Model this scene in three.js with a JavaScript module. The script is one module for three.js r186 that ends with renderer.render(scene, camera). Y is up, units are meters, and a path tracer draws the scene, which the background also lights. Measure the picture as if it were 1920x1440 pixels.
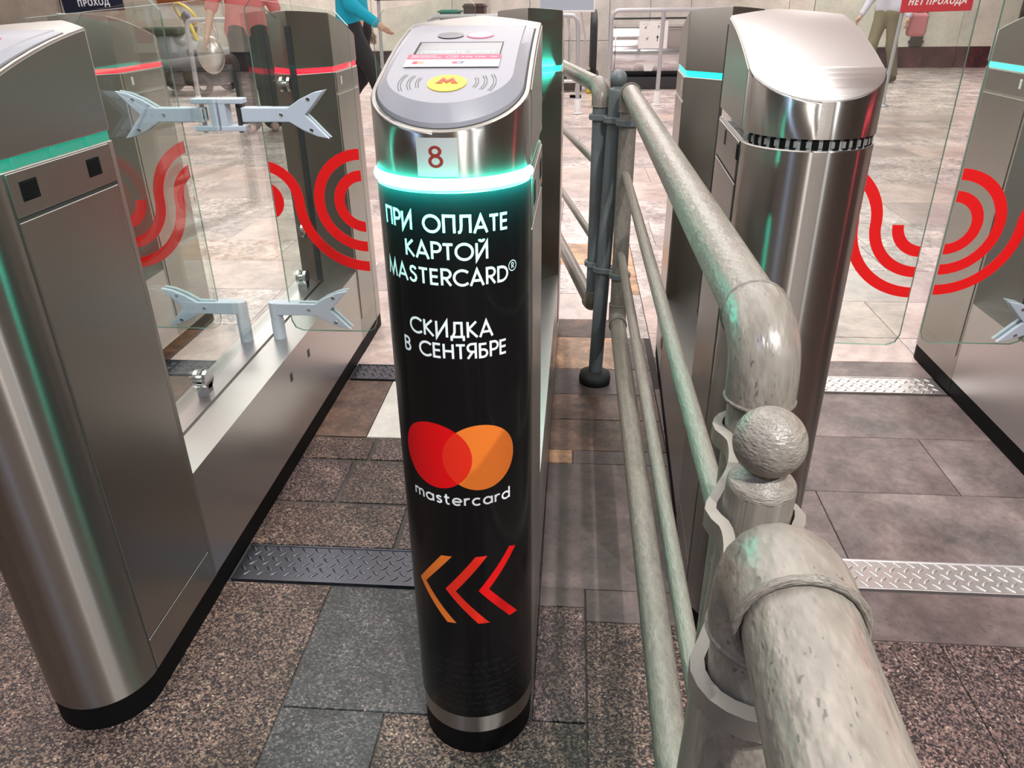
import * as THREE from 'three';
import { RoundedBoxGeometry } from 'three/addons/geometries/RoundedBoxGeometry.js';
import { RectAreaLightUniformsLib } from 'three/addons/lights/RectAreaLightUniformsLib.js';
import { mergeGeometries, mergeVertices, toCreasedNormals } from 'three/addons/utils/BufferGeometryUtils.js';
import { MarchingCubes } from 'three/addons/objects/MarchingCubes.js';

// ---------------------------------------------------------------- camera, exposure, light
const scene = new THREE.Scene();
scene.background = new THREE.Color(0x000000);
const camera = new THREE.PerspectiveCamera(2 * Math.atan(720 / 1417.8) * 180 / Math.PI, 4 / 3, 0.02, 60);
camera.position.set(0, 1.165, 0);
camera.rotation.set(-0.471277, 0.081812, -0.012729, 'YXZ');
const renderer = new THREE.WebGLRenderer({ antialias: true });
renderer.toneMapping = THREE.LinearToneMapping;
renderer.toneMappingExposure = 1.0;
renderer.shadowMap.enabled = true;
RectAreaLightUniformsLib.init();
const PANEL = 1.75, SPOTS = 11500, LAMPCOL = new THREE.Color(1.0, 0.96, 0.94);
const ROOM = { x0: -11, x1: 11, z0: -14.9, z1: 5, h: 3.4 };

// ---------------------------------------------------------------- helpers
let seed = 7;
const rnd = () => { seed = (seed * 1664525 + 1013904223) >>> 0; return seed / 4294967296; };
const rr = (a, b) => a + (b - a) * rnd();
const used = {};
function numbered(n) { const k = used[n] = (used[n] || 0) + 1; return k === 1 ? n : n + '_' + String(k - 1).padStart(3, '0'); }
function strip(g) { // keep position, normal, uv; not indexed
  g = g.index ? g.toNonIndexed() : g;
  for (const k of Object.keys(g.attributes)) if (!['position', 'normal', 'uv'].includes(k)) g.deleteAttribute(k);
  if (!g.attributes.normal) g.computeVertexNormals();
  if (!g.attributes.uv) g.setAttribute('uv', new THREE.BufferAttribute(new Float32Array(g.attributes.position.count * 2), 2));
  return g;
}
function merge(gs) { gs = [].concat(gs); return gs.length === 1 ? gs[0] : mergeGeometries(gs.map(strip)); }
function obj(name, gs, mat, parent = scene, label) {
  const m = new THREE.Mesh(merge(gs), mat);
  m.name = parent === scene ? numbered(name) : name; m.castShadow = m.receiveShadow = true;
  if (label) m.userData.label = label;
  if (parent !== scene) { const s = parent.children.filter(c => c.userData.base === name).length; m.userData.base = name; if (s) m.name = name + '_' + String(s).padStart(3, '0'); }
  parent.add(m); return m;
}
function tag(o, label, category, group) { o.userData.label = label; o.userData.category = category; if (group) o.userData.group = group; return o; }
function thing(name, label, category, [x, y, z] = [0, 0, 0], turn = 0, group) {
  const o = new THREE.Group(); o.name = numbered(name); scene.add(o); o.position.set(x, y, z); o.rotation.y = turn; return tag(o, label, category, group);
}
function struct(name, gs, mat, parent = scene) { const m = obj(name, gs, mat, parent); if (parent === scene) m.userData.kind = 'structure'; return m; }
const T = (g, x, y, z) => g.translate(x, y, z);
const box = (x0, x1, y0, y1, z0, z1) => T(new THREE.BoxGeometry(x1 - x0, y1 - y0, z1 - z0), (x0 + x1) / 2, (y0 + y1) / 2, (z0 + z1) / 2);
function rbox(x0, x1, y0, y1, z0, z1, r = 0.004, s = 2) { return T(new RoundedBoxGeometry(x1 - x0, y1 - y0, z1 - z0, s, Math.min(r, (x1 - x0) / 2.01, (y1 - y0) / 2.01, (z1 - z0) / 2.01)), (x0 + x1) / 2, (y0 + y1) / 2, (z0 + z1) / 2); }
const V = (x, y, z) => new THREE.Vector3(x, y, z);
class Poly extends THREE.Curve { // polyline with rounded corners
  constructor(pts, r) { super(); const p = new THREE.CurvePath(); let prev = pts[0];
    for (let i = 1; i < pts.length - 1; i++) { const a = pts[i].clone().add(pts[i - 1].clone().sub(pts[i]).setLength(r)), b = pts[i].clone().add(pts[i + 1].clone().sub(pts[i]).setLength(r)); p.add(new THREE.LineCurve3(prev, a)); p.add(new THREE.QuadraticBezierCurve3(a, pts[i], b)); prev = b; }
    p.add(new THREE.LineCurve3(prev, pts[pts.length - 1])); this.p = p; }
  getPoint(t, o = V(0, 0, 0)) { return o.copy(this.p.getPoint(Math.min(t, 0.99999))); }
}
function tube(pts, rad, { seg = 24, rs = 14, round = 0, caps = true } = {}) {
  const c = pts.length === 2 ? new THREE.LineCurve3(pts[0], pts[1]) : round ? new Poly(pts, round) : new THREE.CatmullRomCurve3(pts);
  const tg = new THREE.TubeGeometry(c, pts.length === 2 ? Math.max(1, seg >> 3) : seg, rad, rs), tu = tg.attributes.uv, len = c.getLength(); for (let i = 0; i < tu.count; i++) tu.setXY(i, tu.getX(i) * len * 3.2, tu.getY(i) * Math.max(1, Math.round(rad * 20)));
  const gs = [tg];
  if (caps) for (const [p, q] of [[pts[0], pts[1]], [pts[pts.length - 1], pts[pts.length - 2]]]) { const d = new THREE.SphereGeometry(rad, rs, 6, 0, Math.PI * 2, 0, Math.PI / 2).scale(1, 0.25, 1); d.applyQuaternion(new THREE.Quaternion().setFromUnitVectors(V(0, 1, 0), p.clone().sub(q).normalize())); gs.push(T(d, p.x, p.y, p.z)); }
  return merge(gs);
}
const cyl = (r0, r1, y0, y1, x, z, s = 20) => T(new THREE.CylinderGeometry(r1, r0, y1 - y0, s), x, (y0 + y1) / 2, z);
function lathe(pts, x, y, z, s = 28) { return T(new THREE.LatheGeometry(pts.map(p => new THREE.Vector2(p[0], p[1])), s), x, y, z); }
function extrude(poly, depth, bevel = 0, holes = []) {
  const s = new THREE.Shape(poly.map(p => new THREE.Vector2(p[0], p[1]))); for (const h of holes) s.holes.push(new THREE.Path(h.map(p => new THREE.Vector2(p[0], p[1]))));
  return new THREE.ExtrudeGeometry(s, { depth: depth - 2 * bevel, bevelEnabled: bevel > 0, bevelThickness: bevel, bevelSize: bevel, bevelOffset: -bevel, bevelSegments: 2, curveSegments: 10 }).translate(0, 0, bevel);
}

// ---------------------------------------------------------------- textures
function dataTex(n, f, srgb = true) { const d = new Uint8Array(n * n * 4); const c = [0, 0, 0];
  for (let y = 0; y < n; y++) for (let x = 0; x < n; x++) { f(x, y, c); const i = (y * n + x) * 4; d[i] = Math.max(0, Math.min(255, c[0])); d[i + 1] = Math.max(0, Math.min(255, c[1])); d[i + 2] = Math.max(0, Math.min(255, c[2])); d[i + 3] = 255; }
  const t = new THREE.DataTexture(d, n, n); t.wrapS = t.wrapT = THREE.RepeatWrapping; t.magFilter = THREE.LinearFilter; t.minFilter = THREE.LinearMipmapLinearFilter; t.generateMipmaps = true; if (srgb) t.colorSpace = THREE.SRGBColorSpace; t.needsUpdate = true; return t; }
function noise(p, s) { // periodic value noise of period p cells
  const g = new Float32Array(p * p); let q = s * 7919 + 13; for (let i = 0; i < p * p; i++) { q = (q * 1664525 + 1013904223) >>> 0; g[i] = q / 4294967296; }
  return (u, v) => { const x = u * p, y = v * p, xi = Math.floor(x), yi = Math.floor(y); let fx = x - xi, fy = y - yi; fx = fx * fx * (3 - 2 * fx); fy = fy * fy * (3 - 2 * fy); const a = ((xi % p) + p) % p, b = (a + 1) % p, c = ((yi % p) + p) % p, d = (c + 1) % p;
    return (g[c * p + a] * (1 - fx) + g[c * p + b] * fx) * (1 - fy) + (g[d * p + a] * (1 - fx) + g[d * p + b] * fx) * fy; };
}
const n4 = noise(4, 1), n9 = noise(9, 2), n23 = noise(23, 3), n60 = noise(60, 4), n140 = noise(140, 5), n300 = noise(300, 6);
function granite(n, cells, tones, weights, s, contrast = 1, size = [1, 1]) { // crystalline stone: irregular grains
  let q = s * 977 + 5; const R = () => (q = (q * 1664525 + 1013904223) >>> 0) / 4294967296;
  const px = [], py = [], tn = [];
  const cum = []; let sum = 0; for (const w of weights) cum.push(sum += w);
  for (let i = 0; i < cells * cells; i++) { px.push(R()); py.push(R()); const k = R() * sum; let j = 0; while (cum[j] < k) j++; const b = 1 + (R() - 0.5) * 0.35 * contrast; tn.push(tones[j].map(c => c * b)); }
  return dataTex(n, (x, y, c) => {
    const u = x / n, v = y / n, wx = (n140(u, v) - 0.5) * 1.1 + (n300(v, u) - 0.5) * 0.8, wy = (n140(v + 0.37, u) - 0.5) * 1.1 + (n300(u, v + 0.3) - 0.5) * 0.6;
    const gx = u * cells + wx, gy = v * cells + wy, xi = Math.floor(gx), yi = Math.floor(gy); let best = 9, bi = 0;
    for (let dy = -1; dy <= 1; dy++) for (let dx = -1; dx <= 1; dx++) { const a = ((xi + dx) % cells + cells) % cells, b = ((yi + dy) % cells + cells) % cells, i = b * cells + a; const ex = (xi + dx + px[i] - gx) * size[0], ey = (yi + dy + py[i] - gy) * size[1], d = ex * ex + ey * ey; if (d < best) { best = d; bi = i; } }
    const t = tn[bi], m = 0.85 + 0.3 * n9(u, v) + 0.12 * (n300(u, v) - 0.5); c[0] = t[0] * m; c[1] = t[1] * m; c[2] = t[2] * m;
  });
}
const stoneNoise = (base, amp, s, speck = 0) => dataTex(512, (x, y, c) => { const u = x / 512, v = y / 512; let k = (n4(u + s, v) - 0.5) * 0.9 + (n9(u, v + s) - 0.5) * 0.8 + (n23(u, v) - 0.5) * 0.6 + (n60(v, u) - 0.5) * 0.5 + (n140(u, v) - 0.5) * 0.35; const sp = n300(u + s, v) > 0.82 ? -speck : 0; for (let i = 0; i < 3; i++) c[i] = base[i] * (1 + amp * k + sp) + (i === 0 ? 6 * (n9(v, u) - 0.5) : 0); });
const tex = {
  brown: granite(1024, 132, [[124, 99, 86], [104, 82, 73], [48, 37, 37], [30, 23, 26], [158, 138, 118]], [4, 4, 4, 4, 0.7], 1, 1, [1, 1.35]),
  brown2: granite(1024, 124, [[126, 101, 94], [106, 83, 79], [50, 38, 40], [33, 25, 28], [160, 140, 128]], [4, 4, 4, 4, 0.7], 3, 1, [1.3, 1]),
  gray: granite(1024, 128, [[94, 89, 86], [72, 69, 69], [54, 52, 54], [38, 37, 40], [122, 106, 101]], [3, 4, 5, 4, 0.7], 2, 1, [1, 1.6]),
  far: granite(512, 70, [[206, 190, 184], [190, 174, 170], [170, 154, 152], [218, 206, 200]], [4, 4, 2, 2], 4, 0.4),
  mauve: stoneNoise([122, 108, 105], 0.3, 0.21, 0.12), dirty: stoneNoise([104, 80, 68], 0.5, 0.57, 0.1), orange: stoneNoise([198, 150, 112], 0.45, 0.33), white: stoneNoise([232, 224, 216], 0.08, 0.77), cream: stoneNoise([226, 218, 206], 0.09, 0.11), skirt: stoneNoise([74, 40, 46], 0.7, 0.9), pink: stoneNoise([204, 182, 174], 0.2, 0.44, 0.06),
};
const brush = dataTex(512, (x, y, c) => { const u = x / 512, v = y / 512; let q = Math.imul(x * 374761393 + 668265263, 1274126177) >>> 0; const line = (q % 1000) / 1000; const k = 128 + 70 * (line - 0.5) + 60 * (n140(u, v * 0.05) - 0.5) + 24 * (n9(u, v) - 0.5); c[0] = c[1] = c[2] = k; }, false);
brush.repeat.set(3, 3);
const smudge = dataTex(512, (x, y, c) => { const u = x / 512, v = y / 512; const k = 150 + 90 * (n4(u, v) - 0.5) + 70 * (n9(u, v) - 0.5) + 40 * (n60(u, v) - 0.5); c[0] = c[1] = c[2] = k; }, false); smudge.repeat.set(2, 2);
const paintBump = dataTex(512, (x, y, c) => { const u = x / 512, v = y / 512; c[0] = c[1] = c[2] = 128 + 110 * (n23(u, v) - 0.5) + 90 * (n60(u, v) - 0.5) + 40 * (n140(u, v) - 0.5); }, false); paintBump.repeat.set(1, 1);
const paintMap = dataTex(512, (x, y, c) => { const u = x / 512, v = y / 512; let k = 1 + 0.14 * (n23(u, v) - 0.5) + 0.1 * (n60(u, v) - 0.5); const chip = n60(v + 0.2, u) * n140(u, v) > 0.66 ? 0.72 : 1; k *= chip; c[0] = 128 * k; c[1] = 121 * k; c[2] = 111 * k; });
function rep(t, k) { const c = t.clone(); c.repeat.set(k, k); c.needsUpdate = true; return c; }
function canvasTex(w, h, draw) { const c = document.createElement('canvas'); c.width = w; c.height = h; const g = c.getContext('2d'); draw(g, w, h); const t = new THREE.CanvasTexture(c); t.colorSpace = THREE.SRGBColorSpace; t.anisotropy = 8; return t; }

// ---------------------------------------------------------------- materials
const std = (o) => new THREE.MeshStandardMaterial(o), phy = (o) => new THREE.MeshPhysicalMaterial(o);
const lin = (r, g, b) => new THREE.Color().setRGB(r, g, b);
const M = {
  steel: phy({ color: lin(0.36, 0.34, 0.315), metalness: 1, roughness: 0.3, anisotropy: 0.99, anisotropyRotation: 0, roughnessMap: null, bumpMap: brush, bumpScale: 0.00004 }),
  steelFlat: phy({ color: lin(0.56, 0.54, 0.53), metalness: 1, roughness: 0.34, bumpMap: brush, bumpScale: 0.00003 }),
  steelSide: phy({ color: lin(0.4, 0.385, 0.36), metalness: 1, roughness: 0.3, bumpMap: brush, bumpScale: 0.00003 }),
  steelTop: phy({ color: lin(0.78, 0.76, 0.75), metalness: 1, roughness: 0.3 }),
  chrome: std({ color: lin(0.7, 0.7, 0.7), metalness: 1, roughness: 0.16 }),
  drum: std({ color: lin(0.6, 0.6, 0.62), metalness: 1, roughness: 0.12 }),
  black: phy({ color: lin(0.003, 0.003, 0.0035), roughness: 0.6, specularIntensity: 0.25 }), rubber: std({ color: lin(0.02, 0.021, 0.022), roughness: 0.7 }), dark: std({ color: lin(0.03, 0.032, 0.034), roughness: 0.5 }), vent: phy({ color: lin(0.004, 0.006, 0.0055), roughness: 0.7, specularIntensity: 0.3 }),
  shadowGap: std({ color: lin(0.035, 0.034, 0.032), roughness: 0.8 }),
  plastic: std({ color: lin(0.25, 0.25, 0.275), roughness: 0.42 }), silverPaint: std({ color: lin(0.5, 0.56, 0.64), roughness: 0.38 }),
  glass: phy({ color: lin(0.93, 0.97, 0.95), transmission: 1, thickness: 0, roughness: 0, ior: 1.5, metalness: 0 }), glassEdge: phy({ color: lin(0.12, 0.26, 0.2), transmission: 0.35, thickness: 0, roughness: 0.25 }),
  red: std({ color: lin(0.78, 0.003, 0.004), roughness: 0.45 }),
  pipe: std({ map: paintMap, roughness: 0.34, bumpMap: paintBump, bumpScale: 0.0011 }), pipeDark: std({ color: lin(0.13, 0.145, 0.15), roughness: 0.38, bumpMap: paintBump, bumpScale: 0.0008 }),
  plateDark: std({ color: lin(0.12, 0.12, 0.14), metalness: 0.9, roughness: 0.34, roughnessMap: null }), plateLight: std({ color: lin(0.74, 0.71, 0.7), metalness: 0.95, roughness: 0.36 }),
  offStrip: phy({ color: lin(0.25, 0.26, 0.27), roughness: 0.12, clearcoat: 1 }),
  ledOff: std({ color: lin(0.2, 0.2, 0.18), roughness: 0.3 }),
  white: std({ color: lin(0.8, 0.79, 0.78), roughness: 0.5 }), ceil: std({ color: lin(0.8, 0.78, 0.76), roughness: 0.8 }), mortar: std({ color: lin(0.085, 0.07, 0.066), roughness: 0.9 }),
  grayTube: std({ color: lin(0.5, 0.5, 0.53), roughness: 0.35, metalness: 0.3 }), navy: std({ color: lin(0.012, 0.018, 0.04), roughness: 0.5 }), yellow: std({ color: lin(0.75, 0.55, 0.01), roughness: 0.5 }), wood: std({ color: lin(0.35, 0.11, 0.03), roughness: 0.5 }), darkgreen: std({ color: lin(0.03, 0.055, 0.048), roughness: 0.5 }), greybody: std({ color: lin(0.24, 0.26, 0.28), roughness: 0.45 }), brownPaint: std({ color: lin(0.055, 0.045, 0.035), roughness: 0.5 }),
};
const glow = (r, g, b, k = 1, base = [0.05, 0.05, 0.05]) => std({ color: lin(...base), emissive: lin(r, g, b), emissiveIntensity: k, roughness: 0.3 });
M.greenBright = glow(1.3, 7.0, 5.4); M.greenDim = glow(0.0, 0.3, 0.19); M.greenMid = glow(0.02, 1.5, 1.15); M.redBright = glow(5.0, 0.06, 0.25); M.redMid = glow(1.6, 0.005, 0.06); M.lampRed = glow(1.3, 0.42, 0.55); M.lcd = null;
const stone = (t, rough, k = 1, bump = 0) => std({ map: k === 1 ? t : rep(t, k), roughness: rough, bumpMap: bump ? (k === 1 ? t : rep(t, k)) : null, bumpScale: bump });
const S = {
  brown: stone(tex.brown, 0.55, 2.6, 0.0004), brown2: stone(tex.brown2, 0.5, 2.6, 0.0004), gray: stone(tex.gray, 0.42, 2.4, 0.0003), mauve: stone(tex.mauve, 0.42, 1.3), dirty: stone(tex.dirty, 0.5, 1.7), orange: stone(tex.orange, 0.42, 1.4), white: stone(tex.white, 0.35), pink: stone(tex.pink, 0.3, 0.8), far: stone(tex.far, 0.27, 0.7), far2: stone(tex.far, 0.3, 0.45), cream: stone(tex.cream, 0.35, 0.4), skirt: stone(tex.skirt, 0.25, 0.5),
  farGray: std({ map: rep(tex.pink, 0.6), color: lin(0.8, 0.82, 0.85), roughness: 0.28 }), darkMauve: std({ map: rep(tex.mauve, 0.9), color: lin(0.7, 0.66, 0.66), roughness: 0.5 }), greyTile: std({ map: rep(tex.cream, 0.5), color: lin(0.72, 0.72, 0.75), roughness: 0.35 }),
};

// ---------------------------------------------------------------- room
function worldUV(g, ax, az) { const p = g.attributes.position, u = g.attributes.uv; for (let i = 0; i < p.count; i++) u.setXY(i, p.getX(i) + (ax || 0), p.getZ(i) + (az || 0)); return g; }
function slabGeo(x0, x1, z0, z1, y = 0, gp = 0.0013) { // bevelled stone slab
  const g = extrude([[x0 + gp, z0 + gp], [x1 - gp, z0 + gp], [x1 - gp, z1 - gp], [x0 + gp, z1 - gp]], 0.03, 0.0018).rotateX(Math.PI / 2); return worldUV(T(strip(g), 0, y, 0), rnd() * 3, rnd() * 3); }
struct('ceiling', box(ROOM.x0 - 0.2, ROOM.x1 + 0.2, ROOM.h, ROOM.h + 0.2, ROOM.z0 - 0.2, ROOM.z1 + 0.2), M.ceil);
const floor = new THREE.Group(); floor.name = 'floor'; floor.userData.kind = 'structure'; scene.add(floor);
struct('screed', box(ROOM.x0 - 0.2, ROOM.x1 + 0.2, -0.25, -0.0042, ROOM.z0 - 0.2, ROOM.z1 + 0.2), M.mortar, floor);
function slab(x0, x1, za, zb, mat, y, gap) { const o = obj('floor_slab', slabGeo(x0, x1, Math.min(za, zb), Math.max(za, zb), y === undefined ? rr(-0.0008, 0) : y, gap), mat, floor); return o; }
// near side of the gates
slab(-2.6, -1.55, -1.268, 0.3, S.brown); slab(-1.55, -0.515, -1.268, 0.3, S.brown); slab(-0.515, -0.05, -1.268, -0.943, S.gray); slab(-0.515, -0.319, -0.943, 0.3, S.gray); slab(-0.319, 0.05, -0.943, 0.3, S.brown); slab(-0.05, 0.05, -1.235, -0.943, S.brown2); slab(-0.05, 0.05, -1.397, -1.235, S.darkMauve);
slab(0.05, 0.31, -1.195, 0.3, S.brown); slab(0.05, 0.31, -1.292, -1.195, S.darkMauve); slab(0.31, 0.76, -1.18, 0.3, S.brown2); slab(0.76, 1.7, -1.18, 0.3, S.brown2); slab(1.7, 2.6, -1.325, 0.3, S.brown2); slab(0.31, 1.7, -1.325, -1.18, S.darkMauve);
for (const [a, b] of [[-2.6, 0.05], [0.05, 2.6]]) { slab(a, b, 0.3, 1.1, S.brown); slab(a, b, 1.1, 2.2, S.brown2); slab(a, b, 2.2, 5, S.brown); }
slab(-11, -2.6, -1.268, 5, S.brown2); slab(2.6, 11, -1.325, 5, S.brown2);
// left passage
slab(-2.6, -0.95, -1.9, -1.268, S.brown); slab(-0.95, -0.245, -1.397, -1.268, S.darkMauve, -0.009); slab(-0.95, -0.40, -1.575, -1.397, S.brown, undefined, 0.006); slab(-0.40, -0.05, -1.575, -1.397, S.brown2, undefined, 0.006); slab(-0.95, -0.595, -1.781, -1.575, S.brown2, undefined, 0.006); slab(-0.595, -0.05, -1.781, -1.575, S.brown, undefined, 0.006); slab(-0.95, -0.56, -1.908, -1.781, S.brown, undefined, 0.006); slab(-0.56, -0.05, -1.908, -1.781, S.brown2, undefined, 0.006);
slab(-2.6, -0.597, -2.28, -1.908, S.dirty); slab(-0.597, -0.05, -2.28, -1.908, S.white); slab(-2.6, -0.05, -2.40, -2.28, S.darkMauve, -0.009); slab(-0.05, 0.29, -1.8, -1.292, S.darkMauve); slab(-0.245, -0.05, -1.397, -1.268, S.darkMauve);
// strip under the railing
slab(-0.05, 0.05, -1.8, -1.397, S.dirty); slab(-0.05, 0.02, -1.87, -1.8, S.orange); slab(0.02, 0.29, -1.87, -1.8, S.darkMauve); slab(-0.05, 0.29, -2.05, -1.87, S.dirty); slab(-0.05, 0.29, -2.22, -2.05, S.dirty); slab(-0.05, 0.29, -2.41, -2.22, S.darkMauve); slab(-0.3, 0.2, -2.69, -2.41, S.orange); slab(0.2, 0.29, -2.69, -2.41, S.brown2); slab(-0.3, 0.2, -2.87, -2.69, S.dirty); slab(0.2, 0.31, -3.17, -2.69, S.far); slab(-0.3, 0.2, -3.17, -2.87, S.pink); slab(-0.3, 0.26, -3.585, -3.17, S.far); slab(0.26, 0.31, -3.585, -3.17, S.orange); slab(-0.3, 0.31, -3.94, -3.585, S.orange);
// right passage
slab(0.29, 2.6, -1.43, -1.325, S.darkMauve, -0.009); slab(0.29, 0.66, -1.705, -1.43, S.mauve); slab(0.66, 1.7, -1.705, -1.43, S.mauve); slab(1.7, 2.6, -1.705, -1.43, S.mauve); slab(0.29, 1.03, -1.99, -1.705, S.mauve); slab(1.03, 2.6, -1.99, -1.705, S.mauve); slab(0.29, 1.4, -2.27, -1.99, S.mauve); slab(1.4, 2.6, -2.27, -1.99, S.mauve); slab(0.29, 2.6, -2.39, -2.27, S.darkMauve, -0.009);
slab(0.31, 1.25, -2.52, -2.39, S.mauve); slab(1.25, 2.6, -2.52, -2.39, S.mauve); slab(0.31, 1.25, -2.74, -2.52, S.pink); slab(1.25, 2.6, -2.74, -2.52, S.far); slab(0.31, 1.25, -3.13, -2.74, S.pink); slab(1.25, 2.6, -3.13, -2.74, S.pink); slab(0.31, 1.05, -3.55, -3.13, S.far); slab(1.05, 2.6, -3.55, -3.13, S.farGray); slab(0.31, 1.5, -3.94, -3.55, S.far); slab(1.5, 2.6, -3.94, -3.55, S.far2);
// behind the left turnstile
slab(-2.6, -0.3, -2.75, -2.40, S.pink); slab(-2.6, -1.3, -3.17, -2.75, S.far); slab(-1.3, -0.3, -3.17, -2.75, S.pink); slab(-2.6, -0.95, -3.585, -3.17, S.pink); slab(-0.95, -0.3, -3.585, -3.17, S.farGray); slab(-2.6, -1.5, -3.94, -3.585, S.far); slab(-1.5, -0.3, -3.94, -3.585, S.pink);
for (const [a, b] of [[-5, -2.6], [2.6, 5]]) { for (let z = -1.3; z > -3.9; z -= 0.66) slab(a, b, Math.max(z - 0.66, -3.94), z === -1.3 ? (a < 0 ? -1.268 : -1.325) : z, S.far); }
{ const mats = [S.pink, S.far, S.far2, S.farGray, S.far, S.pink]; let z = -3.94, k = 0;
  while (z > -9.4) { const d = [0.46, 0.5, 0.55, 0.52][k % 4], w = [1.15, 1.0, 1.3][k % 3]; let x = -5.4 + (k % 2) * 0.5; if (x > -5.4) slab(-5.4, x, z - d, z, mats[k % 6]); while (x < 6.6) { const e = Math.min(6.6, x + w * rr(0.8, 1.15)); slab(x, e, z - d, z, mats[Math.floor(rnd() * 6)]); x = e; } z -= d; k++; }
  slab(-11, 11, ROOM.z0, z, S.far); slab(-11, -5.4, z, -3.94, S.far2); slab(6.6, 11, z, -3.94, S.far2); slab(-11, -5, -3.94, -1.268, S.far2); slab(5, 11, -3.94, -1.325, S.far2); }
// walls
const wb = struct('wall_back', box(ROOM.x0 - 0.2, ROOM.x1 + 0.2, -0.02, ROOM.h, ROOM.z0 - 0.25, ROOM.z0 - 0.02), M.mortar);
for (let x = -11; x < 10.9; x += 1.466) for (const [y0, y1] of [[0.335, 1.9], [1.9, ROOM.h]]) { const g = rbox(x + 0.003, x + 1.463, y0, y1, ROOM.z0 - 0.03, ROOM.z0, 0.004, 1); const p = g.attributes.position, u = g.attributes.uv; for (let i = 0; i < p.count; i++) u.setXY(i, p.getX(i) + x, p.getY(i)); obj('marble_panel', g, S.cream, wb); }
for (let x = -11; x < 10.9; x += 1.466) { const g = rbox(x + 0.002, x + 1.464, 0.0, 0.332, ROOM.z0 - 0.03, ROOM.z0 + 0.025, 0.004, 1); const p = g.attributes.position, u = g.attributes.uv; for (let i = 0; i < p.count; i++) u.setXY(i, p.getX(i) * 0.6 + x, p.getY(i) * 0.6); obj('skirting_panel', g, S.skirt, wb); }
struct('wall_left', box(ROOM.x0 - 0.25, ROOM.x0, -0.02, ROOM.h, ROOM.z0, ROOM.z1), S.cream); struct('wall_right', box(ROOM.x1, ROOM.x1 + 0.25, -0.02, ROOM.h, ROOM.z0, ROOM.z1), S.cream); struct('wall_front', box(ROOM.x0 - 0.2, ROOM.x1 + 0.2, -0.02, ROOM.h, ROOM.z1, ROOM.z1 + 0.25), S.cream);

// ceiling lamps: wide luminous panels over the hall, small bright downlights on the entry side
function lampAt(label, x, z, w, L, power, color, glowK, group) { const t = thing('ceiling_lamp', label, 'lamp', [x, ROOM.h - 0.1, z], 0, group);
  obj('lamp_housing', rbox(-w / 2 - 0.04, w / 2 + 0.04, 0.02, 0.1, -L / 2 - 0.04, L / 2 + 0.04, 0.01), M.white, t); obj('diffuser', rbox(-w / 2, w / 2, 0, 0.03, -L / 2, L / 2, 0.01), std({ color: lin(0.8, 0.8, 0.8), emissive: color, emissiveIntensity: glowK, roughness: 0.5 }), t);
  const l = new THREE.RectAreaLight(color, power, w, L); l.position.set(x, ROOM.h - 0.115, z); l.quaternion.setFromEuler(new THREE.Euler(-Math.PI / 2, 0, 0)); scene.add(l); }
for (const [x, nx] of [[-2.5, 'left'], [0, 'middle'], [2.5, 'right']]) for (const [z, L, nz, k] of [[-3.3, 5.1, 'just beyond the gates', 1], [-8.4, 2.6, 'over the middle of the hall', 1.2], [-12.2, 2.6, 'by the marble wall', 3.4]]) if (!(x > 0 && z > -5)) lampAt(`wide luminous ceiling panel, ${nx} column, ${nz}`, x * (z < -5 ? 1.7 : 1), z, 2.2, L, PANEL * k, LAMPCOL, 1.4, 'ceiling panels');
lampAt('small bright ceiling downlight on the entry side, right of centre', 0.72, 1.05, 0.06, 0.06, SPOTS, LAMPCOL, 6, 'ceiling downlights'); lampAt('small bright ceiling downlight on the entry side, far right', 1.8, 1.1, 0.06, 0.06, SPOTS * 0.8, new THREE.Color(0.9, 0.96, 1), 6, 'ceiling downlights'); lampAt('small bluish ceiling downlight on the entry side, left of centre', -1.42, 1.4, 0.045, 0.045, SPOTS * 0.5, new THREE.Color(0.45, 0.65, 1), 6, 'ceiling downlights');

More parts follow.
